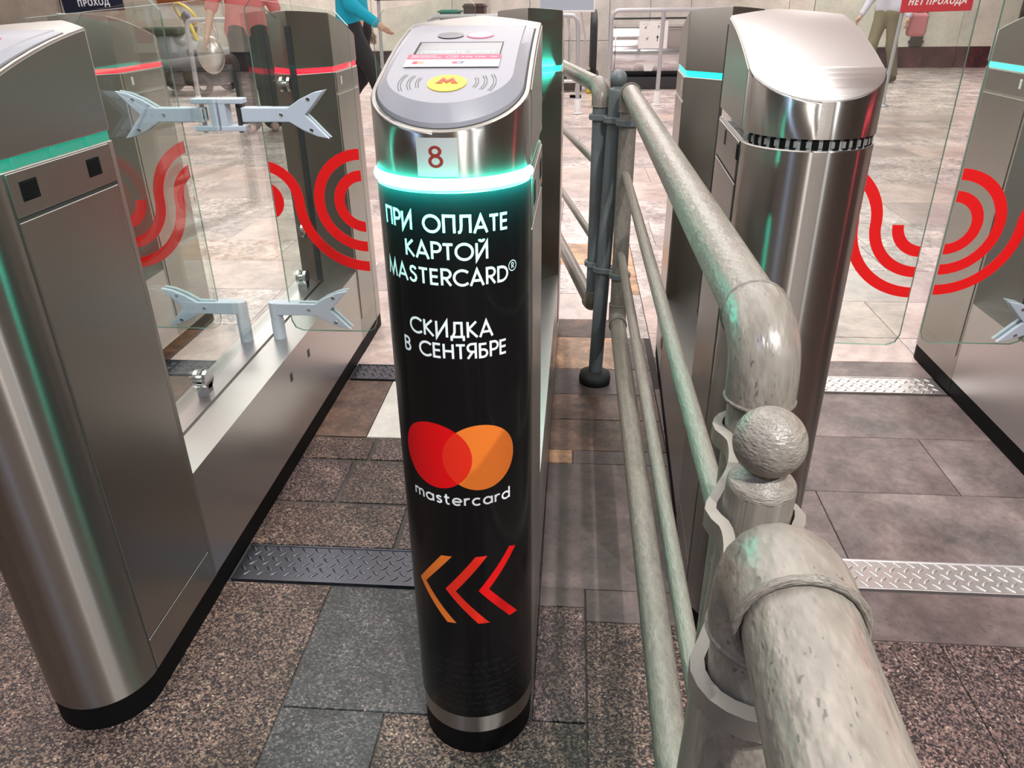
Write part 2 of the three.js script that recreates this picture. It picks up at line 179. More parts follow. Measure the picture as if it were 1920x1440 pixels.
// ---------------------------------------------------------------- turnstiles
const RAD = 0.0965, fT = d => 1.033 + 0.43 * d - 0.42 * d * d;
function outline(inset, dEnd = 0.36, apex = 0.46) { // right half, front to back: [x, d]
  const r = RAD - inset, o = []; for (let i = 0; i <= 18; i++) { const a = i / 18 * Math.PI / 2; o.push([r * Math.sin(a), RAD - r * Math.cos(a)]); }
  for (let k = 1; k <= 6; k++) o.push([r, RAD + (dEnd - RAD) * k / 6]);
  if (apex) for (let k = 1; k <= 4; k++) o.push([r * (1 - k / 4), dEnd + (apex - inset - dEnd) * k / 4]);
  return o;
}
function skin(rings, { capTop = true, capBottom = false, crease = 0.5 } = {}) { // rings: list of {o: outline, y: d => height}
  const pos = [], uv = []; const tri = (a, b, c) => { for (const p of [a, b, c]) { pos.push(p[0], p[1], p[2]); uv.push(p[3], p[4]); } };
  const loop = r => { const a = r.o.map(p => [p[0], r.y(p[1]), -p[1]]), b = r.o.map(p => [-p[0], r.y(p[1]), -p[1]]); const l = [...a, ...b.slice(1).reverse()]; if (r.o[r.o.length - 1][0] < 1e-6) l.splice(a.length, 1); let s = 0; return l.map((p, i) => { if (i) s += Math.hypot(p[0] - l[i - 1][0], p[2] - l[i - 1][2]); return [...p, p[1], s]; }); };
  for (let k = 0; k + 1 < rings.length; k++) { const A = loop(rings[k]), B = loop(rings[k + 1]), n = A.length; for (let i = 0; i < n; i++) { const j = (i + 1) % n; tri(A[i], A[j], B[i]); tri(A[j], B[j], B[i]); } }
  const cap = (r, up) => { const q = (p, s) => [s * p[0], r.y(p[1]), -p[1], p[1], s * p[0]]; for (let i = 0; i + 1 < r.o.length; i++) { const a = q(r.o[i], 1), b = q(r.o[i], -1), c = q(r.o[i + 1], 1), d = q(r.o[i + 1], -1); const t = up ? (x, y, z) => tri(x, y, z) : (x, y, z) => tri(x, z, y); t(a, c, b); t(c, d, b); } };
  if (capTop) cap(rings[rings.length - 1], true); if (capBottom) cap(rings[0], false);
  const g = new THREE.BufferGeometry(); g.setAttribute('position', new THREE.Float32BufferAttribute(pos, 3)); g.setAttribute('uv', new THREE.Float32BufferAttribute(uv, 2));
  return toCreasedNormals(g, crease);
}
const flat = y => () => y;
function patchBand(a0, a1, y0, y1, r, cx = 0, n = 40) { // piece of the front half cylinder, thin
  const g = new THREE.CylinderGeometry(r, r, y1 - y0, n, 1, true, a0, a1 - a0); return T(g, cx, (y0 + y1) / 2, -RAD);
}
function glowRing(a) { const g = new THREE.TorusGeometry(RAD - 0.003, 0.0072, 10, 60, 2 * a).rotateZ(Math.PI / 2 - a).rotateX(Math.PI / 2); return T(g, 0, 0.975, -RAD); }
// front = true: front cabinet as modelled; false: turned round so that its V faces forward
function cabinetParts(t, o, turnZ) {
  const place = g => turnZ === null ? g : T(g.rotateY(Math.PI), 0, 0, turnZ);
  const nm = turnZ === null ? 'front' : 'rear';
  const shell = obj(nm + '_cabinet', place(skin([{ o: outline(0), y: flat(0.055) }, { o: outline(0), y: flat(0.9655) }, { o: outline(0.0015), y: flat(0.967) }], {})), M.steel, t);
  obj(nm + '_plinth', place(skin([{ o: outline(0.002), y: flat(0) }, { o: outline(0.002), y: flat(0.056) }])), M.black, t);
  const up = [{ o: outline(0), y: flat(0.983) }, { o: outline(0), y: d => fT(d) - 0.003 }, { o: outline(0.0012), y: d => fT(d) - 0.0006 }, { o: outline(0.003), y: fT }];
  const uh = obj(nm + '_upper_housing', place(skin(up, { capBottom: true })), M.steel, t);
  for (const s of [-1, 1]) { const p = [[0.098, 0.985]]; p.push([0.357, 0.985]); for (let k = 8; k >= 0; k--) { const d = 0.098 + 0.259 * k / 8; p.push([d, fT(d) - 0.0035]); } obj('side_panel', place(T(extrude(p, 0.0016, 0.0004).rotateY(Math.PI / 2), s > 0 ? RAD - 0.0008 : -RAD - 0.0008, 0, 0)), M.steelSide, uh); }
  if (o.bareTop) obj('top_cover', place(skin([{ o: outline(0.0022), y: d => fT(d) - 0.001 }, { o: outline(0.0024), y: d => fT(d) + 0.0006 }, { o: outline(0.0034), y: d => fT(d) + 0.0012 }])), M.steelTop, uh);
  const st = obj(nm + '_light_strip', place(skin([{ o: outline(0.0035), y: flat(0.9665) }, { o: outline(0.0035), y: flat(0.9835) }], { capTop: false })), o.strip, t);
  return { shell, st, place };
}
const arcPts = (r0, r1, a0, a1, n = 28) => { const p = []; for (let i = 0; i <= n; i++) { const a = a0 + (a1 - a0) * i / n; p.push([r1 * Math.cos(a), r1 * Math.sin(a)]); } for (let i = n; i >= 0; i--) { const a = a0 + (a1 - a0) * i / n; p.push([r0 * Math.cos(a), r0 * Math.sin(a)]); } return p; };
function clipX(p, lim, keepGreater) { const out = []; for (let i = 0; i < p.length; i++) { const a = p[i], b = p[(i + 1) % p.length], ia = keepGreater ? a[0] >= lim : a[0] <= lim, ib = keepGreater ? b[0] >= lim : b[0] <= lim; if (ia) out.push(a); if (ia !== ib) { const k = (lim - a[0]) / (b[0] - a[0]); out.push([lim, a[1] + k * (b[1] - a[1])]); } } return out; }
function graphic(type, yc, s, xs, width) { // red stripes; x towards the seam is +, drawn with the seam edge at xs, s mirrors
  const w = 0.0135, P = Math.PI, D = 0.263, sets = [];
  const seam = (r, a0, a1) => sets.push(arcPts(r - w, r + w, a0, a1)), hinge = (r, a0, a1) => sets.push(arcPts(r - w, r + w, a0, a1).map(p => [p[0] - D, p[1]]));
  if (type === 'C') { seam(0.066, P / 2, 1.5 * P); seam(0.119, P / 2, 1.5 * P); seam(0.173, P, 1.5 * P); hinge(0.09, 0, P / 2); hinge(0.036, -P / 2, P / 2); }
  else { seam(0.066, P, 1.5 * P); seam(0.119, P, 1.5 * P); seam(0.173, P, 1.5 * P); hinge(0.144, 0, P / 2); hinge(0.09, 0, P / 2); hinge(0.036, 0, P / 2); }
  const gs = [];
  for (let p of sets) { p = clipX(clipX(p, -0.003, false), -width + 0.004, true); if (p.length < 3) continue; let q = p.map(([x, y]) => [xs + s * x, yc + y]); if (s < 0) q = q.reverse(); gs.push(extrude(q, 0.0006)); }
  return merge(gs);
}
function fishtail(s, x0, len, cy) { // arm from the post out to the forked blades, two plates clamping the pane
  const P = (x, y) => [x0 + s * x, cy + y], k = len / 0.212; const up = [], f = [];
  const pts = [[0, 0.0165], [0.118 * k, 0.0165], [0.15 * k, 0.036], [0.185 * k, 0.051], [0.213 * k, 0.056], [0.198 * k, 0.040], [0.178 * k, 0.018], [0.160 * k, 0.0], [0.178 * k, -0.018], [0.198 * k, -0.040], [0.213 * k, -0.056], [0.185 * k, -0.051], [0.15 * k, -0.036], [0.118 * k, -0.0165], [0, -0.0165]];
  let p = pts.map(q => P(...q)); if (s > 0) p = p.reverse();
  const gs = [T(extrude(p, 0.011, 0.002), 0, 0, 0.005), T(extrude(p, 0.011, 0.002), 0, 0, -0.016)];
  gs.push(rbox(Math.min(x0, x0 + s * 0.07), Math.max(x0, x0 + s * 0.07), cy - 0.0172, cy + 0.0172, -0.0167, 0.0167, 0.003));
  const screws = [[0.1 * k, 0], [0.172 * k, 0.036], [0.172 * k, -0.036]].map(([x, y]) => { const g = new THREE.TorusGeometry(0.0042, 0.0012, 6, 14); return merge([T(g, x0 + s * x, cy + y, 0.0163), T(new THREE.CylinderGeometry(0.003, 0.003, 0.002, 12).rotateX(Math.PI / 2), x0 + s * x, cy + y, 0.0158)]); });
  return { gs: merge(gs), screws };
}
function leaf(t, z, hx, s, width, type, yc, postX, tall = 0) { // s = +1 opens towards +x
  const xa = hx, xb = hx + s * width, y0 = 0.338, top0 = 1.172 + tall, top1 = 1.172 + tall - (tall ? 0.004 : width * 0.12), r = 0.03;
  const pl = [[xa, y0 + r], [xa + s * 0.009, y0 + 0.009], [xa + s * r, y0], [xb - s * r, y0], [xb - s * 0.009, y0 + 0.009], [xb, y0 + r], [xb, top1 - r], [xb - s * r, top1 + 0.003], [xa + s * 0.02, top0], [xa, top0 - 0.02]];
  const p = s > 0 ? pl : pl.slice().reverse();
  const sh = new THREE.Shape(p.map(q => new THREE.Vector2(q[0], q[1])));
  const face = new THREE.ShapeGeometry(sh);
  const g = obj('glass_leaf', [T(face.clone(), 0, 0, z + 0.004), T(face.clone(), 0, 0, z - 0.004)], M.glass, t);
  const edge = []; for (let i = 0; i < p.length; i++) { const a = p[i], b = p[(i + 1) % p.length]; const q = new THREE.PlaneGeometry(Math.hypot(b[0] - a[0], b[1] - a[1]), 0.008).rotateX(-Math.PI / 2); q.rotateZ(Math.atan2(b[1] - a[1], b[0] - a[0])); edge.push(T(q, (a[0] + b[0]) / 2, (a[1] + b[1]) / 2, z)); }
  obj('glass_edge', edge, M.glassEdge, g, 'green ground edge of the glass');
  obj('red_stripes', T(graphic(type, yc, s, xb, width), 0, 0, z + 0.0046), M.red, g, 'red curved stripes of the transport emblem');
  const lo = fishtail(s, postX, 0.212, 0.405); obj('lower_hinge_arm', T(lo.gs, 0, 0, z), M.silverPaint, g); for (const q of lo.screws) obj('screw', T(q, 0, 0, z), M.chrome, g);
  const hi = fishtail(s, postX + s * 0.0, 0.212, 0.917); obj('upper_hinge_arm', T(hi.gs, 0, 0, z), M.silverPaint, g); for (const q of hi.screws) obj('screw', T(q, 0, 0, z), M.chrome, g);
  const post = merge([cyl(0.0175, 0.0175, 0.405, 0.4225, postX, z, 20), cyl(0.0175, 0.0175, 0.378, 0.405, postX, z), cyl(0.0165, 0.0165, 0.372, 0.378, postX, z), cyl(0.0178, 0.0178, 0.295, 0.372, postX, z)]);
  obj('hinge_post', post, M.silverPaint, t);
  return g;
}
function reader(t, lampLit) { // sloping validator on the top
  const off = d => 0.021 - 0.016 * Math.min(1, d / 0.31), E = 0.315;
  const lim = o => o.map(p => [p[0], Math.min(p[1], E)]);
  const mk = inset => outline(inset, E, 0).map(p => p);
  const Y = (d, h) => fT(d) + off(d) + h;
  const plate = obj('card_reader', skin([{ o: mk(0.0075), y: d => fT(d) - 0.002 }, { o: mk(0.0085), y: d => fT(d) + off(d) * 0.25 }, { o: mk(0.0195), y: d => Y(d, -0.0015) }, { o: mk(0.021), y: d => Y(d, 0) }], { crease: 0.35 }), M.plastic, t);
  obj('reader_gap', skin([{ o: mk(0.0058), y: d => fT(d) + 0.0002 }, { o: mk(0.009), y: d => fT(d) + 0.0003 }], { capTop: false }), M.shadowGap, plate);
  const grid = (u0, u1, d0, d1, h, nu = 4, nd = 6) => { const g = new THREE.PlaneGeometry(1, 1, nu, nd), p = g.attributes.position; for (let i = 0; i < p.count; i++) { const u = u0 + (p.getX(i) + 0.5) * (u1 - u0), d = d0 + (p.getY(i) + 0.5) * (d1 - d0); p.setXYZ(i, u, Y(d, h), -d); } g.computeVertexNormals(); return g; };
  const disc = (u, d, r, h, s = 36) => { const g = new THREE.CircleGeometry(r, s), p = g.attributes.position; for (let i = 0; i < p.count; i++) { const dd = d + p.getY(i) * 0.94; p.setXYZ(i, u + p.getX(i), Y(dd, h), -dd); } g.computeVertexNormals(); return g; };
  const ring = (u, d, r0, r1, h, a0 = 0, a1 = Math.PI * 2) => { const g = new THREE.RingGeometry(r0, r1, 30, 1, a0, a1 - a0), p = g.attributes.position; for (let i = 0; i < p.count; i++) { const dd = d + p.getY(i) * 0.94; p.setXYZ(i, u + p.getX(i), Y(dd, h), -dd); } g.computeVertexNormals(); return g; };
  obj('indicator_lamp', [disc(-0.0205, 0.243, 0.0178, 0.0012)], std({ color: lin(0.09, 0.1, 0.12), roughness: 0.25 }), plate, 'dark unlit oval lamp');
  obj('lamp_ring', [ring(0.0195, 0.244, 0.0166, 0.0186, 0.0008)], glow(1.0, 0.08, 0.28), plate); obj('indicator_lamp', [disc(0.0195, 0.244, 0.0166, 0.0012)], M.lampRed, plate, 'lit pinkish red oval lamp');
  obj('display_frame', [grid(-0.056, 0.0545, 0.155, 0.2085, 0.0007)], M.shadowGap, plate);
  const lcd = canvasTex(768, 340, (g, w, h) => { g.fillStyle = '#8d949c'; g.fillRect(0, 0, w, h); g.fillStyle = '#9ca2a8'; g.fillRect(0, 0, w, h * 0.55); g.fillStyle = '#c4ffff'; g.font = 'bold 78px monospace'; g.textAlign = 'center'; g.save(); g.translate(w / 2, h * 0.86); g.scale(0.98, 1.15); g.fillText('ПРИЛОЖИТЕ БИЛЕТ', 0, 0, w * 0.97); g.restore(); });
  obj('display', [grid(-0.0525, 0.0535, 0.154, 0.2035, 0.0011)], std({ color: lin(0.02, 0.02, 0.02), emissive: lin(1, 1, 1), emissiveMap: lcd, emissiveIntensity: 0.55, roughness: 0.2 }), plate, 'glowing display with cyan lettering');
  const stick = canvasTex(1024, 384, (g, w, h) => { g.fillStyle = '#ece6ea'; g.fillRect(0, 0, w, h); g.fillStyle = '#dc5f86'; g.fillRect(0, 0, w, h * 0.42); g.fillStyle = '#fff'; g.font = 'bold 44px sans-serif'; g.textAlign = 'left'; g.fillText('Принимаем', 40, 62); g.fillText('бесконтактную оплату', 40, 112, 330); g.lineWidth = 7; g.strokeStyle = '#fff'; g.beginPath(); g.ellipse(490, 80, 64, 44, 0, 0, 7); g.stroke(); for (let i = 0; i < 4; i++) { g.beginPath(); g.arc(455 + i * 16, 80, 18 + i * 3, -0.7, 0.7); g.stroke(); } g.font = 'bold 46px sans-serif'; g.fillText('G Pay', 590, 96); g.fillText('S Pay', 745, 96); g.fillText('Pay', 905, 92);
    g.fillStyle = '#e0516a'; g.beginPath(); g.arc(118, 262, 42, 0, 7); g.fill(); g.fillStyle = '#f1bf9b'; g.beginPath(); g.arc(172, 262, 42, 0, 7); g.fill(); g.fillStyle = '#ffffff'; g.font = 'italic bold 92px sans-serif'; g.fillText('VISA', 280, 296); g.fillText('МИР', 690, 292); g.fillStyle = '#e0607c'; g.fillRect(515, 230, 60, 64); g.fillStyle = '#55657e'; g.beginPath(); g.moveTo(575, 230); g.lineTo(645, 230); g.lineTo(620, 294); g.lineTo(560, 294); g.fill(); g.fillStyle = '#c9e4ee'; g.fillRect(566, 246, 46, 34); });
  obj('payment_sticker', [grid(-0.0605, 0.0565, 0.112, 0.1545, 0.0014)], std({ map: stick, color: lin(0.5, 0.5, 0.5), roughness: 0.5 }), plate, 'pink and white payment sticker');
  obj('yellow_disc', [disc(0, 0.068, 0.0232, 0.0009), ring(0, 0.068, 0.0228, 0.0236, 0.0004)], std({ color: lin(0.6, 0.46, 0.035), roughness: 0.5 }), plate, 'yellow disc for the ticket');
  { const m = [[-1, -0.42], [-0.62, -0.42], [-0.60, -0.30], [-0.36, 0.62], [0, -0.02], [0.36, 0.62], [0.60, -0.30], [0.62, -0.42], [1, -0.42], [1, -0.3], [0.86, -0.28], [0.44, 1], [0.36, 1], [0, 0.36], [-0.36, 1], [-0.44, 1], [-0.86, -0.28], [-1, -0.3]];
    const mm = [[-1, -0.45], [-0.34, -0.45], [-0.34, -0.3], [-0.46, -0.3], [-0.36, 0.05], [0, -0.42], [0.36, 0.05], [0.46, -0.3], [0.34, -0.3], [0.34, -0.45], [1, -0.45], [1, -0.3], [0.88, -0.3], [0.42, 0.78], [0.0, 0.2], [-0.42, 0.78], [-0.88, -0.3], [-1, -0.3]];
    const g = new THREE.ShapeGeometry(new THREE.Shape(mm.map(q => new THREE.Vector2(q[0] * 0.0135, q[1] * 0.0125)))), p = g.attributes.position; for (let i = 0; i < p.count; i++) { const dd = 0.071 + p.getY(i); p.setXYZ(i, p.getX(i), Y(dd, 0.0016), -dd); } g.computeVertexNormals(); obj('metro_emblem', g, std({ color: lin(0.42, 0.04, 0.01), roughness: 0.5 }), plate, 'red letter M emblem'); }
  for (const s of [-1, 1]) for (const [i, r] of [[0, 0.056], [1, 0.0455], [2, 0.0355]].entries()) { const a = [0.42, 0.44, 0.4][i]; for (const [k, w] of [[-1, 0.0004], [1, 0.0004]]) obj('contactless_arc', [ring(0, 0.07, r[1] + k * 0.0015 - 0.00035, r[1] + k * 0.0015 + 0.00035, 0.0006, s > 0 ? -a : Math.PI - a, s > 0 ? a : Math.PI + a)], M.dark, plate); }
}
function turnstile(o) {
  const t = thing('turnstile', o.label, 'turnstile', [o.x, 0, o.z], o.turn || 0);
  const RA = o.rear; // z of the rear cabinet's V apex (negative)
  const F = cabinetParts(t, { strip: o.stripFront, bareTop: !o.reader }, null), R = cabinetParts(t, { strip: o.stripRear }, RA - 0.46);
  // panels on both sides of the front cabinet
  for (const s of [-1, 1]) {
    const X = (a, b) => s > 0 ? [a, b] : [-b, -a];
    const panel = (y0, y1, z0, z1) => rbox(...X(RAD - 0.002, RAD + 0.0022), y0, y1, z0, z1, 0.0015, 2);
    const sx = g => { const p = g.attributes.position, u = g.attributes.uv; for (let i = 0; i < p.count; i++) u.setXY(i, p.getY(i), p.getZ(i)); return g; };
    obj('door_panel', sx(panel(0.132, 0.899, -0.345, -0.097)), M.steelSide, F.shell); obj('lower_panel', sx(panel(0.058, 0.129, -0.345, -0.097)), M.steelSide, F.shell); const hp = obj('hatch_panel', sx(panel(0.905, 0.9645, -0.345, -0.097)), M.steelSide, F.shell);
    obj('door_gap', [rbox(...X(RAD - 0.002, RAD + 0.0006), 0.056, 0.9648, -0.348, -0.094, 0.0005, 1)], M.shadowGap, F.shell);
    for (const [za, zb] of o.slits ? [[-0.105, -0.1], [-0.245, -0.24]] : [[-0.154, -0.116], [-0.31, -0.274]]) {
      if (o.slits) { const zz = o.slits; }
      const g = o.slits ? rbox(...X(RAD + 0.001, RAD + 0.0028), 0.936, 0.962 - 0.002, za - 0.004, zb + 0.004, 0.001) : rbox(...X(RAD, RAD + 0.003), 0.9235, 0.951, za, zb, 0.006, 3);
      obj('vent_grille', [g], M.vent, F.shell);
      if (!o.slits) obj('vent_bar', Array.from({ length: 7 }, (_, i) => rbox(...X(RAD + 0.001, RAD + 0.0036), 0.926 + i * 0.0034, 0.9272 + i * 0.0034, za + 0.004, zb - 0.004, 0.0004, 1)), M.black, F.shell);
    }
    // rear cabinet panels
    obj('door_panel', sx(panel(0.132, 0.899, RA - 0.36, RA - 0.112)), M.steelSide, R.shell); obj('hatch_panel', sx(panel(0.905, 0.9645, RA - 0.36, RA - 0.112)), M.steelSide, R.shell);
    obj('lens_window', [rbox(...X(RAD + 0.001, RAD + 0.0034), 0.925, 0.95, RA - 0.17, RA - 0.158, 0.001)], std({ color: lin(0.75, 0.78, 0.75), roughness: 0.2 }), R.shell);
  }
  // low bar between the cabinets
  const hl = o.ledge || 0.315, W = RAD - 0.0006; const zf = -0.352, zr = RA - 0.108;
  const cross = [[-W, 0.056], [W, 0.056], [W, 0.315], [0.009, 0.315], [0.009, 0.285], [-0.011, 0.285], [-0.011, hl], [-W, hl]];
  const bar = T(extrude(cross, zf - zr, 0.0012), 0, 0, zr); { const p = bar.attributes.position, n = bar.attributes.normal, u = bar.attributes.uv; for (let i = 0; i < p.count; i++) Math.abs(n.getY(i)) > 0.5 ? u.setXY(i, p.getX(i), p.getZ(i)) : u.setXY(i, p.getY(i), p.getZ(i)); }
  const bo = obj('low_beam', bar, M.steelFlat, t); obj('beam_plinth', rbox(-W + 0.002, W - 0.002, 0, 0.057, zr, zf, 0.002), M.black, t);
  for (const [y, z] of [[0.25, -0.93], [0.254, -1.08]]) obj('notch', [rbox(W - 0.001, W + 0.0008, y - 0.012, y + 0.012, z - 0.009, z + 0.009, 0.001)], M.dark, bo);
  // V slot of the rear cabinet
  obj('face_slot', [box(-0.008, 0.008, 0.32, 1.1, RA - 0.012, RA + 0.0035)], M.dark, R.shell);
  // fixed pane along the beam with its clamps
  if (o.guard) { const gx = -0.0375, z0 = -0.425, z1 = RA - 0.03, zm = (z0 + z1) / 2, z = [z0, z0 - 0.05, zm - 0.12, zm - 0.3, z1];
    const p = [[-z0, 0.325], [-z0, 1.146 - (o.low || 0)], [-zm + 0.05, 1.17 - (o.low || 0)], [-z1 - 0.1, 1.15 - (o.low || 0)], [-z1, 1.12 - (o.low || 0)], [-z1, 0.325]]; const sh = new THREE.Shape(p.map(q => new THREE.Vector2(q[0], q[1]))); const face = new THREE.ShapeGeometry(sh).rotateY(Math.PI / 2);
    const g = obj('guard_glass', [T(face.clone(), gx + 0.004, 0, 0), T(face.clone(), gx - 0.004, 0, 0)], M.glass, t);
    const edge = []; for (let i = 1; i < p.length - 2; i++) { const a = p[i], b = p[i + 1]; const L = Math.hypot(b[0] - a[0], b[1] - a[1]); const q = new THREE.PlaneGeometry(0.008, L).rotateX(-Math.PI / 2); q.rotateX(Math.atan2(b[1] - a[1], b[0] - a[0])); edge.push(T(q, gx, (a[1] + b[1]) / 2, -(a[0] + b[0]) / 2)); }
    obj('glass_edge', edge, M.glassEdge, g);
    for (const [y, zz] of [[0.349, -0.717], [0.349, RA + 0.062], [0.938, RA - 0.035], [0.478, RA - 0.04]]) { const c = []; for (const s of [-1, 1]) c.push(T(new THREE.CylinderGeometry(0.0235, 0.0235, 0.009, 30).rotateZ(Math.PI / 2), gx + s * 0.0115, y, zz)); obj('glass_clamp', c.concat([T(new THREE.CylinderGeometry(0.009, 0.009, 0.03, 16).rotateZ(Math.PI / 2), gx, y, zz), y < 0.36 ? rbox(gx - 0.016, gx + 0.016, 0.3, y - 0.01, zz - 0.012, zz + 0.012, 0.002) : rbox(gx - 0.016, gx + 0.016, y - 0.011, y + 0.011, zz - 0.03, zz - 0.015, 0.002)]), M.chrome, t); }
  }
  // leaves and their hinge bracket
  const cxh = o.hingeX;
  for (const L of o.leaves) leaf(t, o.leafZ, L.hx, L.s, L.w, L.type, o.yc, L.post, o.tall || 0);
  if (o.leaves.length) { const z = o.leafZ, gs = []; for (const s of [-1, 1]) { const a = cxh + s * 0.0025, b = cxh + s * 0.064, x0 = Math.min(a, b), x1 = Math.max(a, b); gs.push(rbox(s > 0 ? a + 0.0004 : a - 0.018, s > 0 ? a + 0.018 : a - 0.0004, 0.8805, 0.9535, z - 0.0182, z + 0.0182, 0.002), rbox(x0, x1, 0.943, 0.955, z - 0.019, z + 0.019, 0.002), rbox(x0, x1, 0.879, 0.891, z - 0.019, z + 0.019, 0.002)); gs.push(cyl(0.006, 0.006, 0.873, 0.88, cxh + s * 0.046, z, 12)); }
    obj('hinge_bracket', gs, M.silverPaint, t); for (const s of [-1, 1]) obj('bracket_pin', cyl(0.0055, 0.0055, 0.885, 0.95, cxh + s * 0.046, z, 12), M.dark, t); }
  if (o.reader) reader(t);
  if (o.extra) o.extra(t, F);
  return t;
}
// strip light emitters: same colour and place as the glowing strips
function stripLight(x, y, z, w, h, dir, color, power) { const l = new THREE.RectAreaLight(color, power, w, h); l.position.set(x, y, z); l.lookAt(x + dir[0], y + dir[1], z + dir[2]); scene.add(l); }

// lettering drawn with strokes (geometric grotesque)
const G = { // glyphs on a cap height of 1, y up
  'П': [0.72, [[[0.07, 0], [0.07, 1], [0.65, 1], [0.65, 0]]]], 'Р': [0.56, [[[0.07, 0], [0.07, 1], [0.3, 1]], ['a', 0.3, 0.735, 0.265, 1.5708, -1.5708], [[0.3, 0.47], [0.07, 0.47]]]], 'И': [0.74, [[[0.07, 1], [0.07, 0], [0.67, 1], [0.67, 0]]]], 'О': [1.0, [['a', 0.5, 0.5, 0.47, 0, 6.2832]]], 'Л': [0.76, [[[0.0, 0.03], [0.1, 0.06], [0.17, 0.2], [0.19, 0.5], [0.2, 1], [0.69, 1], [0.69, 0]]]], 'А': [0.8, [[[0.02, -0.03], [0.4, 0.97], [0.78, -0.03]], [[0.16, 0.3], [0.64, 0.3]]]], 'Т': [0.56, [[[0, 0.94], [0.56, 0.94]], [[0.28, 0.94], [0.28, 0]]]], 'Е': [0.52, [[[0.5, 0.94], [0.07, 0.94], [0.07, 0.06], [0.5, 0.06]], [[0.07, 0.52], [0.48, 0.52]]]], 'К': [0.62, [[[0.07, 0], [0.07, 1]], [[0.56, 1], [0.12, 0.55], [0.62, 0]]]], 'Й': [0.74, [[[0.07, 1], [0.07, 0], [0.67, 1], [0.67, 0]], ['a', 0.37, 1.26, 0.15, 3.35, 6.07]]],
  'M': [0.92, [[[0.03, 0], [0.16, 0.95], [0.46, 0.08], [0.76, 0.95], [0.89, 0]]]], 'S': [0.56, [[[0.49, 0.8], [0.43, 0.91], [0.3, 0.96], [0.16, 0.91], [0.11, 0.77], [0.17, 0.63], [0.34, 0.53], [0.46, 0.42], [0.49, 0.27], [0.42, 0.1], [0.27, 0.04], [0.13, 0.09], [0.05, 0.24]]]], 'R': [0.6, [[[0.07, 0], [0.07, 1], [0.3, 1]], ['a', 0.3, 0.735, 0.265, 1.5708, -1.5708], [[0.3, 0.47], [0.07, 0.47]], [[0.26, 0.47], [0.58, 0]]]], 'C': [0.82, [['a', 0.5, 0.5, 0.46, 0.75, 5.53]]], 'D': [0.78, [[[0.3, 0.94], [0.07, 0.94], [0.07, 0.06], [0.3, 0.06]], ['a', 0.28, 0.5, 0.44, 1.5708, -1.5708]]], 'С': [0.82, [['a', 0.5, 0.5, 0.46, 0.75, 5.53]]], 'Д': [0.8, [[[0.06, -0.2], [0.06, 0.06], [0.75, 0.06], [0.75, -0.2]], [[0.13, 0.06], [0.24, 0.35], [0.26, 0.94], [0.65, 0.94], [0.65, 0.06]]]], 'В': [0.58, [[[0.07, 0.06], [0.07, 0.94], [0.27, 0.94]], ['a', 0.27, 0.735, 0.205, 1.5708, -1.5708], [[0.07, 0.53], [0.28, 0.53]], ['a', 0.28, 0.295, 0.235, 1.5708, -1.5708], [[0.28, 0.06], [0.07, 0.06]]]], 'Н': [0.7, [[[0.07, 0], [0.07, 1]], [[0.63, 0], [0.63, 1]], [[0.07, 0.52], [0.63, 0.52]]]], 'Я': [0.6, [[[0.53, 0], [0.53, 1], [0.3, 1]], ['a', 0.3, 0.735, 0.265, 1.5708, 4.7124], [[0.3, 0.47], [0.53, 0.47]], [[0.34, 0.47], [0.02, 0]]]], 'Б': [0.58, [[[0.5, 0.94], [0.07, 0.94], [0.07, 0.06], [0.28, 0.06]], ['a', 0.28, 0.31, 0.25, 1.5708, -1.5708], [[0.07, 0.56], [0.28, 0.56]]]], ' ': [0.45, []],
  m: [1.0, [[[0.06, 0], [0.06, 0.68]], ['a', 0.27, 0.42, 0.21, 3.14, 0], [[0.48, 0.42], [0.48, 0]], ['a', 0.69, 0.42, 0.21, 3.14, 0], [[0.9, 0.42], [0.9, 0]]]], a: [0.72, [['a', 0.34, 0.33, 0.3, 0, 6.2832], [[0.64, 0.68], [0.64, 0]]]], s: [0.5, [[[0.43, 0.56], [0.25, 0.64], [0.1, 0.56], [0.1, 0.44], [0.25, 0.35], [0.4, 0.27], [0.42, 0.13], [0.28, 0.03], [0.06, 0.1]]]], t: [0.5, [[[0.18, 0.92], [0.18, 0.2], [0.26, 0.06], [0.42, 0.04]], [[0.02, 0.64], [0.42, 0.64]]]], e: [0.7, [[[0.05, 0.33], [0.63, 0.33]], ['a', 0.34, 0.33, 0.3, 0, 5.5]]], r: [0.46, [[[0.06, 0], [0.06, 0.68]], [[0.06, 0.42], [0.2, 0.62], [0.42, 0.63]]]], c: [0.66, [['a', 0.34, 0.33, 0.3, 0.8, 5.48]]], d: [0.74, [['a', 0.34, 0.33, 0.3, 0, 6.2832], [[0.64, 1.02], [0.64, 0]]]],
};
Object.assign(G, { A: G['А'], T: G['Т'], E: G['Е'] });
function strokeText(g, s, x0, x1, yb, cap, weight, px) { // x0..x1 and baseline in metres; px maps
  const gap = 0.13, total = [...s].reduce((a, c) => a + G[c][0] + gap, -gap), kx = (x1 - x0) / total; let x = x0;
  g.lineJoin = 'miter'; g.lineCap = 'butt'; g.miterLimit = 6;
  for (const c of s) { for (const st of G[c][1]) { g.beginPath(); const add = (q, i) => { const [a, b] = px(x + q[0] * kx, yb + q[1] * cap); i ? g.lineTo(a, b) : g.moveTo(a, b); };
      if (st[0] === 'a') { const n = 30; for (let i = 0; i <= n; i++) { const a = st[4] + (st[5] - st[4]) * i / n; add([st[1] + st[3] * Math.cos(a), st[2] + st[3] * Math.sin(a)], i); } } else st.forEach(add);
      g.lineWidth = weight; g.stroke(); } x += (G[c][0] + gap) * kx; }
}
